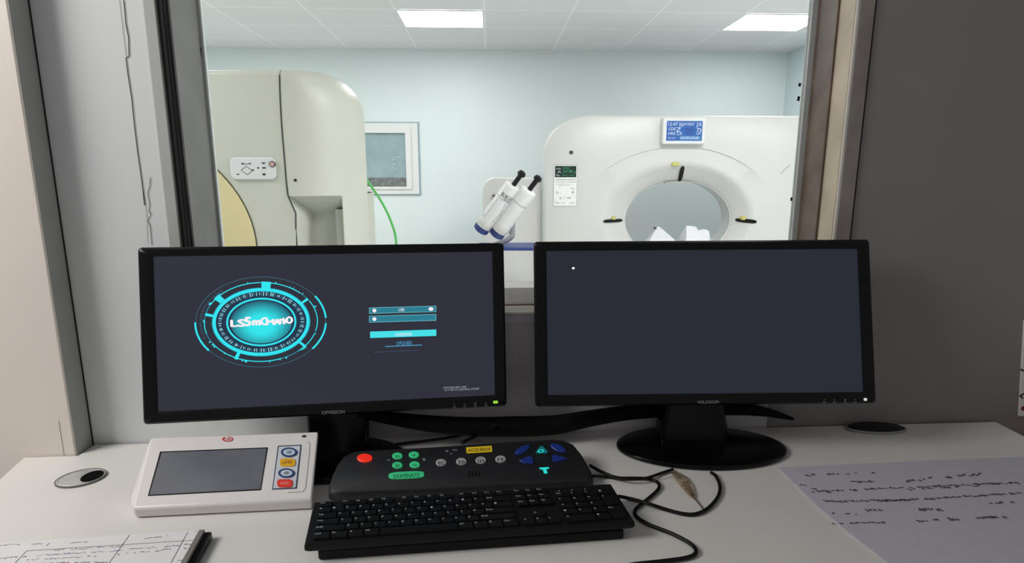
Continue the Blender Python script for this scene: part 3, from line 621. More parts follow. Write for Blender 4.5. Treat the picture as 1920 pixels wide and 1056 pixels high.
# ------------------------------------------------------------------ monitors
def monitor(fit, h, outer_r, scr, base, neck, marks, brand, brand_px, label, led, stand_yaw):
    x, y, z, yaw, tilt, roll, wd = fit
    MF = frame((x, y, z), yaw, tilt, roll)
    bcen = Vector(base[0])
    root = thing('monitor', (bcen.x, bcen.y, DZ), label, 'monitor', 'monitors on the control desk')
    q = [MF.xz(*p) for p in scr]
    x0 = (q[0][0] + q[3][0]) / 2; x1 = (q[1][0] + q[2][0]) / 2; z1 = (q[0][1] + q[1][1]) / 2; z0 = (q[2][1] + q[3][1]) / 2
    out_ = rr(-wd / 2, wd / 2, 0, h, outer_r, 6); inn = rr(x0, x1, z0, z1, .0015, 6)
    def ins(o, d): return [(px_ * (1 - 2 * d / wd), d + pz * (1 - 2 * d / h)) for px_, pz in o]
    m = MB(); m.loft([[(a, .012, b) for a, b in inn], [(a, .0012, b) for a, b in inn], [(a, -.0005, b) for a, b in [(u + (.004 if u > 0 else -.004), v + (.004 if v > h / 2 else -.004)) for u, v in inn]],
                      [(a, -.0005, b) for a, b in ins(out_, .004)], [(a, .004, b) for a, b in out_], [(a, .022, b) for a, b in out_], [(a, .036, b) for a, b in ins(out_, .03)], [(a, .046, b) for a, b in ins(out_, .09)]], 0, False, True)
    bez = build(m, 'housing', black_plastic, root, MF, angle=40)
    m = MB(); m.box(x0 - .002, x1 + .002, .003, .010, z0 - .002, z1 + .002); sc_ = build(m, 'screen', led['screen'], root, MF)
    m = MB(); u = MF.xz(*brand_px[:2]); m.text(brand, u[0], u[1], brand_px[2], brand_px[3], -.0012); build(m, 'lettering', mat('silver_print', (150, 152, 155), .4), bez, MF, fixn=False)
    for i, p in enumerate(marks):
        u = MF.xz(*p); last = i == len(marks) - 1; m = MB()
        if last: m.xz(rr(u[0] - led['w'], u[0] + led['w'], u[1] - .0028, u[1] + .0028, .001), -.0018, .0005)
        else:
            m.xz(rr(u[0] - .0030, u[0] + .0030, u[1] - .006, u[1] - .0045, .0005, 2), -.0014, .0005); m.text(('<', '+', '-', '>')[i % 4], u[0], u[1], .004, .0035, -.0013)
        build(m, 'power_light' if last else 'button', led['m'] if last else mat('dim_silver_print', (130, 132, 136), .4), root, MF, fixn=False, label=led['label'] if last else None)
    # neck: from the back of the housing down to the foot
    top = MF.M @ Vector((neck[2], .045, .10)); nw0, nw1 = neck[0], neck[1]
    NF = frame((bcen.x + neck[3], bcen.y, DZ), stand_yaw)
    tl = NF.I @ top
    m = MB(); L = []
    for (k, ww, dd) in ((0, nw1, .030), (.15, nw1, .026), (.45, nw0 * 1.03, .022), (.75, nw0, .020), (1, nw0, .018)):
        c_ = Vector((tl.x * k, .035 + (tl.y + .012 - .035) * k, .012 + (tl.z - .012) * k)); L.append([(c_.x + a, c_.y + b, c_.z) for a, b in rr(-ww, ww, -dd, dd, dd * .6, 4)])
    m.loft(L); build(m, 'neck', black_gloss, root, NF)
    ea, eb = base[1], base[2]
    m = MB(); m.lathe((bcen.x, bcen.y, DZ), [(.97, .0), (1, .003), (1, .008), (.985, .0105), (.93, .0125), (.5, .015), (.15, .016)], ax=ea, ay=eb, n=72); build(m, 'base', black_gloss, root)
    return root, MF, sc_, (x0, x1, z0, z1)
scrL = mat('monitor_screen_lit', (10, 10, 12), .3, emit=1, erg=(40, 42, 54), vary=0)
scrR = mat('monitor_screen_dim', (10, 10, 12), .3, emit=1, erg=(33, 36, 47), vary=0)
rb_c = on_z(1314, 843, DZ); rb_a = (on_z(1469, 836, DZ) - on_z(1159, 836, DZ)).length / 2; rb_y0 = on_z(1314, 884, DZ).y; rb_y1 = A.y + (rb_c.x - A.x) * math.tan(YAWW) - .008; rb_b = (rb_y1 - rb_y0) / 2
rb_c.y = (rb_y1 + rb_y0) / 2
ledR = dict(screen=scrR, w=.0032, m=glow('white_led', (215, 220, 215), .9), label='white power light')
ledL = dict(screen=scrL, w=.0050, m=glow('green_led', (150, 215, 70), 1), label='green power light')
monR, MR, scR, _ = monitor((.4173, 1.1382, .8695, .0099, -.2372, -.0056, .7345), .355, .008, [(1024, 471), (1609, 466), (1620, 737), (1028, 740)],
    ((rb_c.x, rb_c.y, DZ), rb_a, min(rb_b, .125)), (.062, .078, .0, -.012), [(1545, 750), (1564, 750), (1584, 750), (1603, 750), (1622, 749)], 'WILDSIOM', (1327, 754, .046, .0065),
    'black monitor on the right with an empty dark screen', ledR, 0)
lb = on_z(640, 868, DZ)
monL, ML, scL, Lr = monitor((-.3749, 1.1056, .8610, .138, -.1635, .0035, .7345), .355, .008, [(285, 480), (922, 473), (929, 742), (296, 772)],
    ((-.40, 1.122, DZ), .17, .10), (.064, .064, .0, .025), [(852, 759), (871, 758), (891, 757), (911, 756), (929, 754)], 'OPVIISION', (625, 773, .046, .0075),
    'black monitor on the left showing a glowing cyan ring emblem and login boxes', ledL, .138)
# a single white cursor dot on the right screen
u = MR.xz(1075, 503, .0025); m = MB(); m.xz(ell(*u, .0030, .0026, 16), .0022, .0030); build(m, 'cursor', glow('cursor_white', (245, 245, 245), 1), scR, MR, fixn=False)
# emblem on the left screen
Y0 = .0024
ec = ML.xz(490.5, 604, Y0); kx = (ML.xz(612, 602, Y0)[0] - ML.xz(368, 606, Y0)[0]) / 244; kz = (ML.xz(490, 520, Y0)[1] - ML.xz(490, 688, Y0)[1]) / 168
cy = glow('cyan_light', (40, 228, 240), 1); cy2 = glow('cyan_mid', (30, 165, 190), .9); cy3 = glow('cyan_dim', (58, 110, 132), .9); wt = glow('white_pink', (255, 236, 240), 1); nv = glow('emblem_navy', (22, 48, 76), .8); pale = glow('pale_cyan', (150, 215, 228), .9)
def earc(mb, rx, rz, th, a0, a1, y, mi, n=None):
    n = n or max(4, int(abs(a1 - a0) / 3)); L = []
    for k in range(n + 1):
        t = R(a0 + (a1 - a0) * k / n); L.append([(ec[0] + (rx + s * th / 2) * kx * math.cos(t), y, ec[1] + (rz + s * th / 2) * kz * math.sin(t)) for s in (-1, 1)])
    for a, b in zip(L[:-1], L[1:]): mb.add([a[0], a[1], b[1], b[0]], [(0, 1, 2, 3)], mi)
m = MB()
m.add([(x, Y0, z) for x, z in ell(ec[0], ec[1], 90 * kx, 62 * kz, 72)], [tuple(range(72))], 4)
earc(m, 122, 84.5, 1.0, 0, 360, Y0, 2); earc(m, 106, 74, 1.2, 0, 360, Y0, 1)
for a, b in ((150, 90), (88, 60), (30, -15), (-20, -50), (-70, -150), (175, 195), (60, 45)): earc(m, 106, 74, 1.7, a, b, Y0 - .0001, 0)
for k in range(26):
    a = random.uniform(0, 360); earc(m, 107.5 + random.uniform(-1, 2), 75.5, random.uniform(2, 4.5), a, a + random.uniform(.6, 2.2), Y0 - .0001, 0, 2)
for a, b in ((178, 216), (3, 33), (-4, -39)): earc(m, 122.5, 85, 3.4, a, b, Y0 - .0002, 0)
earc(m, 88, 60.5, 6.0, 0, 360, Y0 - .0002, 0); earc(m, 92, 64, 1.0, 0, 360, Y0 - .0001, 1)
for k in range(110):
    a = 360 * k / 110 + random.uniform(-.6, .6); L_ = random.uniform(4, 8)
    earc(m, 77.5, 53, L_, a, a + random.uniform(1.0, 1.8), Y0 - .0003, 5 if k % 3 else 2, 2)
earc(m, 64, 43.8, 3.4, 0, 360, Y0 - .0003, 0)
for a, w_, r0, r1 in ((84, 5, 92, 106), (140, 4, 93, 108), (33, 1.6, 90, 106), (-40, 1.6, 90, 107), (-118, 2, 90, 107), (167, 2, 90, 106)):
    earc(m, (r0 + r1) / 2, (r0 + r1) / 2 * .695, r1 - r0, a - w_, a + w_, Y0 - .0003, 0, 3)
for k in range(22): 
    a = 130 + 72 * k / 22; earc(m, 113, 78.5, random.uniform(2, 6), a, a + .9, Y0, 2, 2)
build(m, 'emblem', [cy, cy2, cy3, wt, nv, pale], scL, ML, fixn=False, label='glowing cyan ring emblem')
# its lit disc: colours run from teal rim to bright cyan middle
m = MB(); rings = [(58, .0), (50, .25), (42, .5), (32, .75), (18, .95), (1, 1)]; n = 64
L = [[(ec[0] + r_ * kx * math.cos(2 * math.pi * k / n), Y0 - .0003, ec[1] + (r_ * .69 * math.sin(2 * math.pi * k / n) - 5 * f) * kz) for k in range(n)] for r_, f in rings]
m.loft(L, 0, False, True)
dm = bpy.data.materials.new('emblem_disc'); dm.use_nodes = True; nt = dm.node_tree; pb = nt.nodes['Principled BSDF']; pb.inputs['Base Color'].default_value = (.01, .01, .01, 1)
tc = nt.nodes.new('ShaderNodeTexCoord'); mp_ = nt.nodes.new('ShaderNodeMapping'); gt_ = nt.nodes.new('ShaderNodeTexGradient'); gt_.gradient_type = 'SPHERICAL'; rp = nt.nodes.new('ShaderNodeValToRGB')
mp_.inputs['Scale'].default_value = (1 / (60 * kx), 1 / (60 * kx), 1 / (44 * kz)); mp_.inputs['Location'].default_value = (0, 0, .12)
rp.color_ramp.elements[0].color = (*lin((12, 92, 118)), 1); rp.color_ramp.elements[1].color = (*lin((40, 238, 246)), 1); rp.color_ramp.elements[1].position = .62
nt.links.new(tc.outputs['Object'], mp_.inputs[0]); nt.links.new(mp_.outputs[0], gt_.inputs[0]); nt.links.new(gt_.outputs['Fac'], rp.inputs[0]); nt.links.new(rp.outputs[0], pb.inputs['Emission Color']); pb.inputs['Emission Strength'].default_value = .9
build(m, 'emblem_disc', dm, scL, ML, fixn=False)
m = MB(); u = ML.xz(489, 604, Y0)
for t, cx_, wd, hh, dz in (('L', -50, 11, 12, 0), ('S', -36, 14, 13, 0), ('5', -24, 11, 16, 2), ('m', -8, 14, 9, -1), ('C', 6, 12, 14, 1), ('M', 18, 14, 10, -1), ('A', 31, 11, 10, -1), ('n', 40, 9, 9, -1), ('V', 46, 8, 10, 0), ('O', 54, 12, 13, 1)):
    x_, z_ = u[0] + cx_ * kx, u[1] + (dz + cx_ * .02) * kz
    for ox, oz in ((0, 0), (.0014, 0), (-.0014, 0), (0, .0010), (0, -.0008), (.0007, .0006)): m.text(t, x_ + ox, z_ + oz, wd * kx, hh * kz, Y0 - .0006, 0)
build(m, 'emblem_lettering', wt, scL, ML, fixn=False)
# login boxes
def quad_px(mb, F, pts, y, mi=0): mb.add([(F.xz(*p, y)[0], y, F.xz(*p, y)[1]) for p in pts], [(0, 1, 2, 3)], mi)
teal = glow('field_teal', (38, 128, 150), .9); teal_e = glow('field_edge', (110, 190, 205), .9); btn = glow('button_cyan', (66, 222, 232), 1); blue_t = glow('link_blue', (84, 170, 222), .9); grey_t = glow('grey_text', (186, 190, 196), .8); dim_l = glow('dim_line', (66, 92, 118), .8)
for (yl, yr_, hh, icons) in ((577, 573.5, 11.5, True), (592.5, 589, 12.5, False)):
    m = MB(); quad_px(m, ML, [(692, yl), (818, yr_), (818, yr_ + hh), (692, yl + hh)], Y0, 1); quad_px(m, ML, [(693, yl + 1), (817, yr_ + 1), (817, yr_ + hh - 1), (693, yl + hh - 1)], Y0 - .0002, 0)
    for (x_, rx_, rz_) in ((702, 4, 3.6),) + (((808, 5, 3.6),) if icons else ()):
        u = ML.xz(x_, yl + (yr_ - yl) * (x_ - 692) / 126 + hh / 2, Y0); m.add([(a, Y0 - .0004, b) for a, b in ell(u[0], u[1], rx_ * kx, rz_ * kz, 14)], [tuple(range(14))], 2)
    if icons: u = ML.xz(753, yl - 1.7 + hh / 2, Y0); m.text('USR', u[0], u[1], 12 * kx, 6 * kz, Y0 - .0004, 2)
    build(m, 'login_field', [teal, teal_e, wt], scL, ML, fixn=False)
m = MB(); quad_px(m, ML, [(694, 622), (818, 618), (818, 630), (694, 634)], Y0); u = ML.xz(757, 627, Y0); m.text('LOGIN/OK', u[0], u[1], 34 * kx, 6 * kz, Y0 - .0003, 1); build(m, 'login_button', [btn, wt], scL, ML, fixn=False)
m = MB(); u = ML.xz(758, 644, Y0); m.text('OPQUIED', u[0], u[1], 31 * kx, 8 * kz, Y0 - .0002, 0); stroke_px(m, ML, [(722, 650), (791, 647)], .0016, Y0, 0); stroke_px(m, ML, [(700, 661), (783, 657)], .0009, Y0, 1); build(m, 'link_text', [blue_t, dim_l], scL, ML, fixn=False)
m = MB(); u = ML.xz(853, 726.5, Y0); m.text('STATION NET 2.001', u[0], u[1], 47 * kx, 3.6 * kz, Y0 - .0002); u = ML.xz(866, 730.5, Y0); m.text('V1.7 TPC 01 CONTROL SYSTEM', u[0], u[1], 71 * kx, 3.6 * kz, Y0 - .0002); build(m, 'footer_text', grey_t, scL, ML, fixn=False)

# ------------------------------------------------------------------ touch panel terminal
FL, FR = on_z(247, 954, .772), on_z(585, 938, .772); BL, BR = on_z(282, 820, .838), on_z(599, 808, .838)
yawT = math.atan2(FR.y - FL.y, FR.x - FL.x)
def bil(a, b, c_, d, u, v): return a * (1 - u) * (1 - v) + b * u * (1 - v) + c_ * u * v + d * (1 - u) * v
tp = thing('touch_terminal', ((FL.x + FR.x) / 2, FL.y + .06, DZ), 'off white tilted touch terminal with a grey screen and four coloured buttons', 'control terminal')
nT = (FR - FL).cross(BL - FL).normalized()
def tpx(x, y, off=0): return on_plane(x, y, FL + nT * off, nT)
fl0 = Vector((FL.x + .002, FL.y + .004, DZ + .001)); fr0 = Vector((FR.x - .002, FR.y + .004, DZ + .001))
bl0 = Vector((BL.x + .004, BL.y - .085, DZ + .001)); br0 = Vector((BR.x - .004, BR.y - .085, DZ + .001))
m = MB(); m.add([FL, FR, BR, BL, fl0, fr0, br0, bl0], [(0, 1, 2, 3), (4, 7, 6, 5), (0, 4, 5, 1), (1, 5, 6, 2), (2, 6, 7, 3), (3, 7, 4, 0)]); tb = build(m, 'body', off_white, tp, bevel=.0045, seg=3)
def tquad(pts, off0, off1, mi=0, mb=None):
    mb = mb or MB(); P = [tpx(*p, off0) for p in pts]; Q = [tpx(*p, off0) - nT * (off0 - off1) for p in pts]; return mb.loft([Q, P], mi)
sp_ = [(303, 849), (500, 841), (488, 917), (280, 928)]
m = tquad([(300, 847), (502, 839), (489, 919), (277, 930)], .0008, -.001); build(m, 'screen_surround', black_plastic, tp)
m = tquad(sp_, .0014, -.001); build(m, 'screen', mat('grey_screen', (104, 107, 116), .16, vary=.12, scale=8), tp, label='unlit grey screen')
def tround(cx, cy, rx, ry, off0, off1, name, mt, parent, n=28, pill=False, label=None):
    pts = [(cx + rx * math.copysign(abs(math.cos(2 * math.pi * k / n)) ** (.45 if pill else 1), math.cos(2 * math.pi * k / n)) - (ry * math.sin(2 * math.pi * k / n)) * .12 * 0, cy + ry * math.copysign(abs(math.sin(2 * math.pi * k / n)) ** (.6 if pill else 1), math.sin(2 * math.pi * k / n))) for k in range(n)]
    return build(tquad(pts, off0, off1), name, mt, parent, label=label)
m = tquad([(521, 836), (565, 834), (556, 916), (510, 918)], .0010, -.001); bpn = build(m, 'button_panel', mat('dark_outline', (52, 66, 92), .4), tp)
m = tquad([(523, 838), (563, 836), (554, 914), (512, 916)], .0014, -.001); build(m, 'panel_face', mat('panel_pale', (205, 209, 216), .4), bpn)
btn_blue = mat('button_navy', (34, 62, 108), .4); btn_pale = mat('button_pale', (196, 212, 226), .4)
b1 = tround(542, 848, 15.5, 8.8, .003, .001, 'button', btn_blue, tp, label='blue ringed round button'); tround(542, 848, 11, 5.8, .0036, .002, 'button_face', btn_pale, b1)
b2 = tround(539, 867, 14.5, 7.4, .003, .001, 'button', mat('amber', (232, 172, 26), .4), tp, pill=True, label='amber button')
b3 = tround(537, 887, 15.5, 8.8, .003, .001, 'button', btn_blue, tp, label='blue ringed round button'); tround(537, 887, 11, 5.8, .0036, .002, 'button_face', btn_pale, b3)
b4 = tround(534, 906, 14.5, 7.4, .003, .001, 'button', mat('signal_red', (226, 50, 42), .4), tp, pill=True, label='red button')
def ttext(t, cx, cy, wd, hh, off, mt, name, parent, skew=-.11):
    v, f = text_geo(t); m = MB(); m.add([tpx(cx + a * wd + b * hh * .2, cy - b * hh + a * wd * -.04, off) for a, b in v], f); return build(m, name, mt, parent, fixn=False)
ttext('@', 542, 848, 10, 6, .0040, btn_blue, 'symbol', b1); ttext('LXTA', 539, 867, 17, 6, .0034, mat('amber_ink', (120, 80, 20), .5), 'symbol', b2); ttext('@', 537, 887, 10, 6, .0040, ink, 'symbol', b3); ttext('<=>', 534, 906, 15, 6, .0034, mat('pink_ink', (245, 180, 170), .5), 'symbol', b4)
red_print = mat('red_print', (206, 42, 62), .5)
m = MB(); N = 20
for k in range(N):
    t0, t1 = 2 * math.pi * k / N, 2 * math.pi * (k + 1) / N
    if k in (13, 14): continue
    m.add([tpx(427 + r_ * math.cos(t) , 823.5 + r_ * .47 * math.sin(t), .0006) for r_, t in ((10.5, t0), (10.5, t1), (8.2, t1), (8.2, t0))], [(0, 1, 2, 3)])
v, f = text_geo('cm'); m.add([tpx(426 + a * 14, 824 - b * 5.5, .0007) for a, b in v], f); build(m, 'logo', red_print, tp, fixn=False, label='red oval logo')
m = tquad([(567, 816), (574, 816), (573, 820), (566, 820)], .0008, -.001); build(m, 'sensor', ink, tp)
m = MB()
gp_ = [(575, 828), (581, 831), (580, 850), (573, 915), (568, 922), (540, 924)]
for a, b in zip(gp_[:-1], gp_[1:]):
    P = tpx(*a, .0005); Q = tpx(*b, .0005); t_ = (Q - P).normalized().cross(nT) * .0005; m.add([P + t_, P - t_, Q - t_, Q + t_], [(0, 1, 2, 3)])
build(m, 'edge_groove', mat('groove_taupe', (150, 144, 140), .6), tp, fixn=False)

# ------------------------------------------------------------------ scan control box
cF_, cR_, rR_, rF_ = on_z(617, 922, .773), on_z(1112, 897, .773), on_z(1066, 828, .800), on_z(656, 848, .800)
bx = thing('scan_control_box', ((cF_.x + cR_.x) / 2, 1.02, DZ), 'dark grey scan control box with glowing green, red, grey and blue buttons behind the keyboard', 'control box')
nB = (cR_ - cF_).cross(rF_ - cF_).normalized()
def bpx(x, y, off=0): return on_plane(x, y, cF_ + nB * off, nB)
topo = [(618, 905), (623, 890), (634, 868), (645, 854), (655, 849), (668, 846), (760, 840), (860, 833), (960, 827), (1040, 823.5), (1060, 825), (1075, 832), (1090, 850), (1103, 872), (1110, 886), (1111, 895), (1106, 900), (1090, 901.5), (980, 906), (860, 912), (740, 918), (640, 922), (624, 923), (618, 918)]
P = [bpx(*p) for p in topo]
cen = sum(P, Vector()) / len(P)
def sc_l(k, z=None, dz=0): 
    o = []
    for p in P:
        d = p - cen; L_ = d.length; q = cen + d * ((L_ + k) / L_)
        o.append(Vector((q.x, q.y, z if z is not None else q.z + dz)))
    return o
und = lambda L: [Vector((q.x, q.y - .045 * min(1, max(0, (q.y - cen.y + .01) / .05)), q.z)) for q in L]   # the rear of the box overhangs
m = MB(); m.loft([und(sc_l(-.006, DZ + .0005)), und(sc_l(.001, DZ + .004)), sc_l(.002, None, -.010), sc_l(-.0005, None, -.003), sc_l(-.006, None, 0)]); box_b = build(m, 'body', mat('charcoal_plastic', (23, 24, 28), .55, vary=.1, scale=60, bump=.15), bx, angle=50)
# back foot keeps the sloping top up: the body's skirt reaches the desk all round
def bround(cx, cy, rx, ry, name, mt, label=None, n=24, rot=0, off=.003, pw=1.0, parent=bx):
    m = MB(); L = []
    for k_, o_ in ((1, -.001), (1, off * .6), (.88, off)):
        pts = []
        for k in range(n):
            t = 2 * math.pi * k / n; u = rx * k_ * math.copysign(abs(math.cos(t)) ** pw, math.cos(t)); v = ry * k_ * math.copysign(abs(math.sin(t)) ** pw, math.sin(t))
            pts.append(bpx(cx + u * math.cos(rot) - v * math.sin(rot), cy + u * math.sin(rot) + v * math.cos(rot)) + nB * o_)
        L.append(pts)
    m.loft(L); return build(m, name, mt, parent, label=label)
def btext(t, cx, cy, wd, hh, mt, name, parent, off=.0035, sl=-.05):
    v, f = text_geo(t); m = MB(); m.add([bpx(cx + a * wd + b * hh * .12, cy - b * hh + a * wd * sl, off) for a, b in v], f); return build(m, name, mt, parent, fixn=False)
red_b = mat('lit_red', (220, 40, 28), .4, emit=.55, erg=(225, 44, 28)); green_b = mat('lit_green', (40, 150, 96), .4, emit=.5, erg=(52, 176, 118)); grey_b = mat('grey_button', (150, 150, 152), .45, emit=.12, erg=(150, 150, 152)); blue_b = mat('blue_key', (20, 44, 116), .4, emit=.12, erg=(20, 50, 140)); teal_b = mat('lit_teal', (30, 180, 180), .4, emit=.7, erg=(40, 214, 206)); dark_green = mat('green_ink', (14, 70, 48), .5)
bround(684, 860, 14.5, 7.8, 'button', red_b, 'glowing red button')
for (x_, y_, t) in ((745, 856, 'o'), (776, 854, '+'), (745, 873.5, '='), (777.5, 872.5, '*')):
    b_ = bround(x_, y_, 9.8, 5.8, 'button', green_b, 'glowing green round button'); btext(t, x_, y_, 8, 4, dark_green, 'symbol', b_)
b_ = bround(762, 892, 33.5, 6.3, 'button', green_b, 'long glowing green button', pw=.55, rot=-.05); btext('EXAMINATE', 762, 892, 48, 7, dark_green, 'lettering', b_)
for (x_, y_, t) in ((827, 868.5, 'ec'), (865, 866.5, 'so'), (901.5, 864, 'in'), (938.5, 862, 'rt')):
    b_ = bround(x_, y_, 10, 6.4, 'button', grey_b, 'grey round button'); btext(t, x_, y_, 12, 6, ink, 'symbol', b_)
m = MB(); m.loft([[bpx(*p, o_) for p in ((874, 839), (922, 836), (923, 847.5), (875, 850.5))] for o_ in (-.0005, .0012)]); yl = build(m, 'label', mat('yellow_label', (232, 196, 36), .5, emit=.06, erg=(232, 196, 36)), bx, label='yellow warning label'); btext('ACCELERATE', 898.5, 843.5, 42, 6, mat('brown_ink', (70, 56, 16), .6), 'lettering', yl, .0018)
bround(979, 844.5, 15.5, 5.6, 'button', blue_b, 'blue oval key', rot=-.5); bround(1046, 841, 15.5, 5.8, 'button', blue_b, 'blue oval key', rot=.42)
def bpoly(pts, mt, label, off=.003):
    m = MB(); c_ = (sum(p[0] for p in pts) / len(pts), sum(p[1] for p in pts) / len(pts)); m.loft([[bpx(c_[0] + (p[0] - c_[0]) * k_, c_[1] + (p[1] - c_[1]) * k_) + nB * o_ for p in pts] for k_, o_ in ((1, -.001), (1, off * .7), (.9, off))]); return build(m, 'button', mt, bx, label=label)
bpoly([(973, 865), (990, 857), (997, 857), (1001, 869), (996, 871), (980, 869)], blue_b, 'blue arrow key'); bpoly([(1035, 856), (1040, 854.5), (1062, 860), (1062, 862), (1042, 867.5), (1036, 866)], blue_b, 'blue arrow key')
b_ = bpoly([(1004, 850), (1013, 838), (1017, 838), (1027, 848), (1024, 850.5)], mat('deep_teal', (12, 92, 100), .4, emit=.4, erg=(20, 120, 122)), 'glowing teal up arrow key'); bt = btext('o', 1014, 846, 12, 7, teal_b, 'symbol', b_)
m = MB(); m.loft([[bpx(*p, o_) for p in ((1011, 877), (1029, 876), (1030, 879), (1024, 880), (1027, 888), (1020, 888), (1018, 881), (1012, 880))] for o_ in (-.0005, .001)]); build(m, 'indicator', teal_b, bx, label='glowing teal table symbol')
for k in range(4):
    m = MB(); x_ = 878 + 6.2 * k; m.loft([[bpx(*p, o_) for p in ((x_, 883.5), (x_ + 3, 883.3), (x_ + 2.5, 893), (x_ - .5, 893.2))] for o_ in (-.0005, .0006)]); build(m, 'speaker_slot', black_rubber, bx)
for (t, x_, y_, wd, hh) in (('-o', 728, 863, 6, 3), ('w', 795, 862, 6, 5), ('e', 838, 846, 5, 3), ('>', 846, 851, 4, 3), ('<+', 853, 844, 9, 3)):
    v, f = text_geo(t); m = MB(); m.add([bpx(x_ + a * wd, y_ - b * hh, .0006) for a, b in v], f); build(m, 'icon', legend, bx, fixn=False)

# ------------------------------------------------------------------ keyboard on its tray
ksl = [on_z(597, 1052, DZ), on_z(1170, 1012, DZ)]
kdir = (ksl[1] - ksl[0]).normalized(); kup = Vector((-kdir.y, kdir.x, 0))
tray = [ksl[0], ksl[1], ksl[1] + kup * .105 + kdir * -.01, ksl[0] + kup * .105 + kdir * -.01]
tr_ = thing('keyboard_tray', sum(tray, Vector()) / 4, 'flat black slab lying under the front of the keyboard', 'tray')
m = MB(); m.xy([p[:2] for p in tray], DZ + .0005, DZ + .018); build(m, 'slab', black_matt, tr_, bevel=.003)
m = MB(); t0 = [ksl[0] + kup * .004 + kdir * .004, ksl[1] + kup * .004 - kdir * .004, ksl[1] + kup * .02 - kdir * .004, ksl[0] + kup * .02 + kdir * .004]
m.xy([p[:2] for p in t0], DZ + .0175, DZ + .020); build(m, 'front_ridge', black_plastic, tr_)
K = [on_z(570, 1022, .786), on_z(1191, 978, .786), on_z(1146, 907, .792), on_z(588, 942, .792)]
kn = (K[1] - K[0]).cross(K[3] - K[0]).normalized()
kp = lambda u, v, o=0: bil(K[0], K[1], K[2], K[3], u, v) + kn * o
kb = thing('keyboard', sum(K, Vector()) / 4 - Vector((0, 0, .022)), 'full size black keyboard with white legends in front of the control box', 'keyboard')
m = MB()
def kl(i, o): return [kp(a, b, o) for a, b in rr(i, 1 - i, i * 3, 1 - i * 3, .012, 4)]
m.loft([kl(.006, -.014), kl(.0, -.011), kl(0, -.003), kl(.004, 0)]); build(m, 'case', black_matt, kb, bevel=0)
for u in (.08, .92):
    m = MB(); q = kp(u, .9); m.box(q.x - .015, q.x + .015, q.y - .01, q.y + .006, DZ, q.z - .012); build(m, 'foot', black_rubber, kb)
keycap = mat('keycap_black', (12, 13, 15), .5, spec=.25, vary=.1)
ML_, MR_ = .022, .636; U = (MR_ - ML_) / 15; RH = .148; V0 = .06
def key(u0, u1, row, text, h=1, stuff=None, place='c'):
    v0 = V0 + row * RH; v1 = v0 + RH * h; g = .0016; gv = .012
    m = stuff or MB()
    L = []
    for i, o in ((0, -.0005), (.0, .0035), (.0016, .0055)):
        L.append([kp(a, b, o) for a, b in ((u0 + g + i, v0 + gv + i * 3), (u1 - g - i, v0 + gv + i * 3), (u1 - g - i, v1 - gv - i * 3), (u0 + g + i, v1 - gv - i * 3))])
    m.loft(L)
    if text:
        v, f = text_geo(text); wd = min(.0068 * (1 + .55 * (len(text) - 1)), (u1 - u0) * .7); hh = .040; cx = u0 + .0045 + wd / 2; cv = v1 - .05
        m.add([kp(cx + a * wd, cv + b * hh, .0058) for a, b in v], f, 1)
    if not stuff: build(m, 'key', [keycap, legend], kb, fixn=False)
def row_keys(r, spec, start=ML_, unit=U):
    u = start
    for t, w_ in spec:
        if t is not None: key(u, u + w_ * unit, r, t)
        u += w_ * unit
row_keys(0, [('Ctrl', 1.25), ('Fn', 1.25), ('#', 1.1), ('Alt', 1.15), ('', 5.75), ('Alt', 1.15), ('#', 1.1), ('=', 1.1), ('Ctrl', 1.15)])
row_keys(1, [('Shift', 2.25)] + [(c, 1) for c in 'ZXCVBNM<>?'] + [('Shift', 2.75)])
row_keys(2, [('Caps', 1.75)] + [(c, 1) for c in 'ASDFGHJKL:"'] + [('Enter', 2.25)])
row_keys(3, [('Tab', 1.5)] + [(c, 1) for c in 'QWERTYUIOP{}'] + [('|', 1.5)])
row_keys(4, [(c, 1) for c in '~1234567890-+'] + [('Back', 2)])
row_keys(5, [('Esc', 1), (None, .75)] + [('F%d' % i, 1) for i in (1, 2, 3, 4)] + [(None, .6)] + [('F%d' % i, 1) for i in (5, 6, 7, 8)])
st = MB(); u = ML_ + 10.95 * U
for i in range(4): key(u + i * U, u + (i + 1) * U, 5, 'F%d' % (9 + i), stuff=st)
o = build(st, 'key', [keycap, legend], kb, fixn=False); o['kind'] = 'stuff'
NL = .652; NU = .0385
row_keys(5, [('Prt', 1), ('Scr', 1), ('Pau', 1)], NL, NU); row_keys(4, [('Ins', 1), ('Hm', 1), ('PgU', 1)], NL, NU); row_keys(3, [('Del', 1), ('End', 1), ('PgD', 1)], NL, NU)
row_keys(1, [(None, 1), ('^', 1)], NL, NU); row_keys(0, [('<', 1), ('v', 1), ('>', 1)], NL, NU)
PL_ = .787; PU = .0485
row_keys(4, [('Num', 1), ('/', 1), ('*', 1), ('-', 1)], PL_, PU); row_keys(3, [('7', 1), ('8', 1), ('9', 1)], PL_, PU); row_keys(2, [('4', 1), ('5', 1), ('6', 1)], PL_, PU); row_keys(1, [('1', 1), ('2', 1), ('3', 1)], PL_, PU); row_keys(0, [('0', 2), ('.', 1)], PL_, PU)
key(PL_ + 3 * PU, PL_ + 4 * PU, 2, '+', 2); key(PL_ + 3 * PU, PL_ + 4 * PU, 0, 'Ent', 2)
m = MB()
for i in range(3): a = PL_ + .02 + i * .045; m.add([kp(a + x * .004, V0 + 5.5 * RH + y * .02, .0006) for x, y in ((0, 0), (1, 0), (1, 1), (0, 1))], [(0, 1, 2, 3)])
build(m, 'indicator_mark', legend, kb, fixn=False)

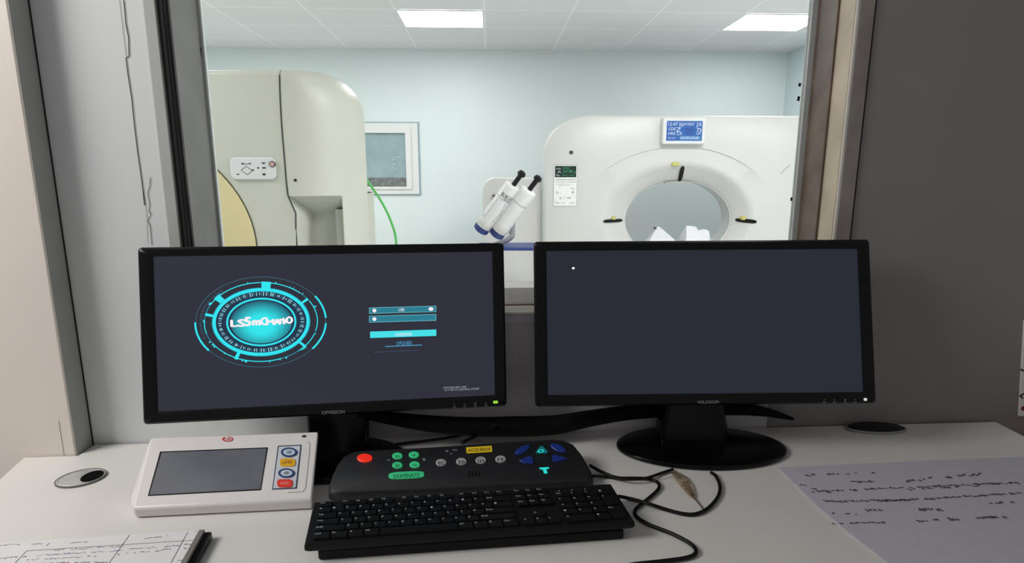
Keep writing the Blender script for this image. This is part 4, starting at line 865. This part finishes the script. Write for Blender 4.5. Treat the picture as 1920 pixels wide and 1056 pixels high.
# ------------------------------------------------------------------ papers
def ppoly(pts, z): return [Pxy(*p, z) for p in pts]
fz = DZ + .014
fo = thing('clipboard', on_z(180, 1040, DZ), 'black clip folder under the printed form at the front left of the desk', 'clipboard')
fp = ppoly([(-120, 1027), (398, 996), (340, 1100), (-300, 1190)], fz)
m = MB(); m.xy(fp, DZ + .0005, fz); build(m, 'cover', black_plastic, fo, bevel=.003)
m = MB(); m.xy(ppoly([(374, 998), (384, 997), (330, 1096), (318, 1098)], fz + .002), fz, fz + .006); build(m, 'page_edge', mat('grey_page_edge', (120, 114, 106), .7), fo)
pz = fz + .003
m = MB(); m.xy(ppoly([(-130, 1026), (378, 994), (372, 1001), (330, 1095), (-310, 1185)], pz), fz + .0005, pz); fs = tag(build(m, 'paper_form', paper_white), 'white printed form with ruled lines and writing lying on the black folder', 'paper')
m = MB()
def pstroke(mb, a, b, wd, z, mi=0):
    P_, Q_ = on_z(*a, z), on_z(*b, z); t_ = (Q_ - P_).normalized().cross(Vector((0, 0, 1))) * wd / 2; mb.add([P_ + t_, P_ - t_, Q_ - t_, Q_ + t_], [(0, 1, 2, 3)], mi)
pz2 = pz + .0004
for a, b in (((243, 1003), (200, 1062)), ((352, 998), (318, 1060)), ((93, 1018), (86, 1024)), ((50, 1033), (28, 1056)), ((50, 1033), (380, 1012))): pstroke(m, a, b, .0008, pz2)
def scribble(mb, x0, y0, x1, y1, z, dens, amp, wd, mi, F=pstroke):
    L_ = math.hypot(x1 - x0, y1 - y0); x = 0
    while x < L_:
        s_ = random.uniform(2, 9); f = x / L_
        if random.random() < dens:
            a = (x0 + (x1 - x0) * f, y0 + (y1 - y0) * f + random.uniform(-amp, amp)); g_ = min(1, (x + s_) / L_); b = (x0 + (x1 - x0) * g_, y0 + (y1 - y0) * g_ + random.uniform(-amp, amp)); F(mb, a, b, wd * random.uniform(.6, 1.5), z, mi)
        x += s_ + random.uniform(.3, 2.5)
for (x0_, y0_, x1_, y1_, d_, mi) in ((0, 1023, 85, 1019, .8, 1), (125, 1018, 180, 1016, .8, 0), (265, 1010, 322, 1005, .5, 0), (100, 1032, 235, 1024, .8, 1), (60, 1042, 230, 1032, .9, 2), (240, 1030, 340, 1023, .9, 2), (0, 1047, 50, 1043, .9, 0), (50, 1050, 180, 1043, .8, 1), (220, 1040, 320, 1030, .6, 1), (345, 1021, 358, 1020, 1, 0), (345, 1029, 353, 1028, 1, 0), (333, 1052, 342, 1050, 1, 0), (0, 1058, 200, 1054, .9, 0), (364, 997, 369, 996.5, 1, 0)):
    scribble(m, x0_, y0_, x1_, y1_, pz2 + .0001, d_, 1.4, .0011, mi)
build(m, 'printing', [mat('grey_print', (96, 94, 102), .7), mat('pale_print_grey', (140, 135, 146), .7), ink_purple], fs, fixn=False)
# grey-lilac sheet on the right
sz_ = DZ + .0022
m = MB(); m.xy(ppoly([(1460, 877), (1700, 866), (1960, 855), (2100, 1000), (2040, 1180), (1800, 1180), (1668, 1058), (1600, 1006), (1535, 952)], sz_), DZ + .0004, sz_)
sh = tag(build(m, 'paper_sheet', paper_lilac), 'large lilac grey sheet with smudged writing on the right end of the desk', 'paper')
m = MB()
for (x0_, y0_, x1_, y1_, d_, wd, amp) in ((1510, 892, 1640, 886, .4, .003, 2), (1595, 904, 1640, 902, .7, .004, 2), (1700, 902, 1850, 888, .6, .004, 3), (1522, 922, 1910, 905, .85, .0032, 1.2), (1544, 940, 1700, 938, .95, .0036, 1.5), (1650, 940, 1915, 925, .85, .0034, 1.5), (1700, 918, 1915, 906, .5, .0026, 2), (1560, 962, 1615, 966, .5, .003, 2), (1560, 982, 1660, 979, .7, .003, 1.5), (1720, 977, 1760, 975, .9, .0035, 1.2), (1778, 975, 1800, 973, 1, .006, 1.5), (1830, 972, 1888, 969, .9, .0045, 1.2), (1624, 957, 1655, 957, .8, .005, 1.2), (1722, 956, 1765, 955, .7, .005, 2), (1840, 945, 1912, 940, .4, .003, 2), (1500, 908, 1560, 925, .25, .003, 2)):
    m = MB(); scribble(m, x0_, y0_, x1_, y1_, sz_ + .0004, d_, amp, wd * 1.35, 0); build(m, 'handwriting_line', ink_soft, sh, fixn=False)

# ------------------------------------------------------------------ cables
def dpts(pts, z): return [on_z(*p, z) for p in pts]
def cable(pts, r, label, z=None, mt=black_rubber, n=8):
    z = z or DZ + r + .0006
    P_ = [on_z(p[0], p[1], p[2] if len(p) > 2 else z) for p in pts]
    m = MB(); m.tube(P_, r, 10, n=n); return tag(build(m, 'cable', mt), label, 'cable')
cable([(1106, 873, .772), (1130, 886), (1158, 896), (1192, 897), (1218, 898.5), (1234, 906), (1234, 918), (1212, 938), (1193, 954), (1192, 967), (1215, 983), (1262, 1002), (1296, 1021), (1305, 1036), (1288, 1046), (1240, 1053), (1180, 1060), (1120, 1075)], .0033, 'black cable looping in an S from the control box down the desk')
cable([(1112, 893, .762), (1140, 894.5), (1175, 899, .7605), (1212, 896.5, .7605), (1238, 888), (1262, 880)], .0028, 'short black cable from the control box to the foot of the right monitor')
cable([(1160, 931, .765), (1180, 935), (1215, 944.5, .7605), (1250, 956), (1280, 963.5), (1305, 964), (1328, 953), (1346, 932), (1350, 912), (1342, 893), (1333, 886)], .0033, 'black keyboard cable curving right and back to the right monitor base')
# black sleeve of cables behind the monitors
bs = [on_y(672, 776, 1.155), on_y(735, 785, 1.165), on_y(800, 794, 1.17), on_y(880, 800, 1.18), on_y(965, 800, 1.195), on_y(1040, 797, 1.205), on_y(1100, 786, 1.215), on_y(1170, 775, 1.235), on_y(1250, 769, 1.255), on_y(1340, 766, 1.265), on_y(1420, 770, 1.27), on_y(1488, 786, 1.27)]
m = MB(); m.tube(bs, [.008, .014, .018, .021, .023, .022, .019, .017, .016, .017, .013, .003], 16); tag(build(m, 'cable_sleeve', mat('black_fabric_sleeve', (7, 7, 8), .8, vary=.2, scale=120, bump=.2, spec=.2)), 'thick black cable sleeve sagging along the wall behind both monitors', 'cable sleeve')
lead = lambda pts, r, lab: tag(build((lambda q: (q.tube(pts, r, 10), q)[1])(MB()), 'cable', black_rubber), lab, 'cable')
lead([on_z(868, 830, .79), on_z(892, 818, .785), on_z(915, 806, .79), on_y(927, 797, 1.15)], .0042, 'short thick black lead rising behind the control box to the cable sleeve')
lead([on_z(700, 838, .757), on_z(780, 829, .757), on_z(840, 821, .76), on_z(900, 809, .77), on_y(922, 802, 1.16)], .003, 'long thin black lead on the desk from the left monitor foot to the cable sleeve')
# brown printed tag on a thin wire
tg = thing('cable_tag', on_z(1278, 910, DZ), 'brown printed paper tag on a thin wire beside the right monitor base', 'tag')
z_ = DZ + .0085
tpts = [((1258, 887), (1270, 884)), ((1268, 902), (1289, 895)), ((1280, 917), (1298, 908)), ((1292, 930), (1302, 922)), ((1298, 935), (1303, 930))]
m = MB(); m.loft([[on_z(*l, z_ - .004 + .001 * (i % 2)), on_z(*r_, z_ - .004), on_z(*r_, z_ - .0048), on_z(*l, z_ - .0048 + .001 * (i % 2))] for i, (l, r_) in enumerate(tpts)]); build(m, 'paper', mat('tan_paper', (176, 158, 134), .7, vary=.2, scale=60), tg)
m = MB()
for k in range(16):
    f = k / 15 * 3.6; i = min(int(f), 3); fr2 = f - i; l = Vector(tpts[i][0]).lerp(Vector(tpts[i + 1][0]), fr2); r_ = Vector(tpts[i][1]).lerp(Vector(tpts[i + 1][1]), fr2)
    if k not in (4, 5): pstroke(m, tuple(l.lerp(r_, random.uniform(.05, .3))), tuple(l.lerp(r_, random.uniform(.7, .97))), .0016, z_ - .0025)
build(m, 'printing', mat('brown_print', (84, 66, 48), .7), tg, fixn=False)
m = MB(); m.tube(dpts([(1301, 933), (1310, 944), (1323, 961)], z_ - .006), .0012, 6); build(m, 'wire', mat('brown_wire', (88, 66, 48), .5), tg); m = MB(); m.tube(dpts([(1262, 886), (1240, 893), (1225, 897)], z_ - .001), .0009, 6); build(m, 'wire', mat('brown_wire', (88, 66, 48), .5), tg)
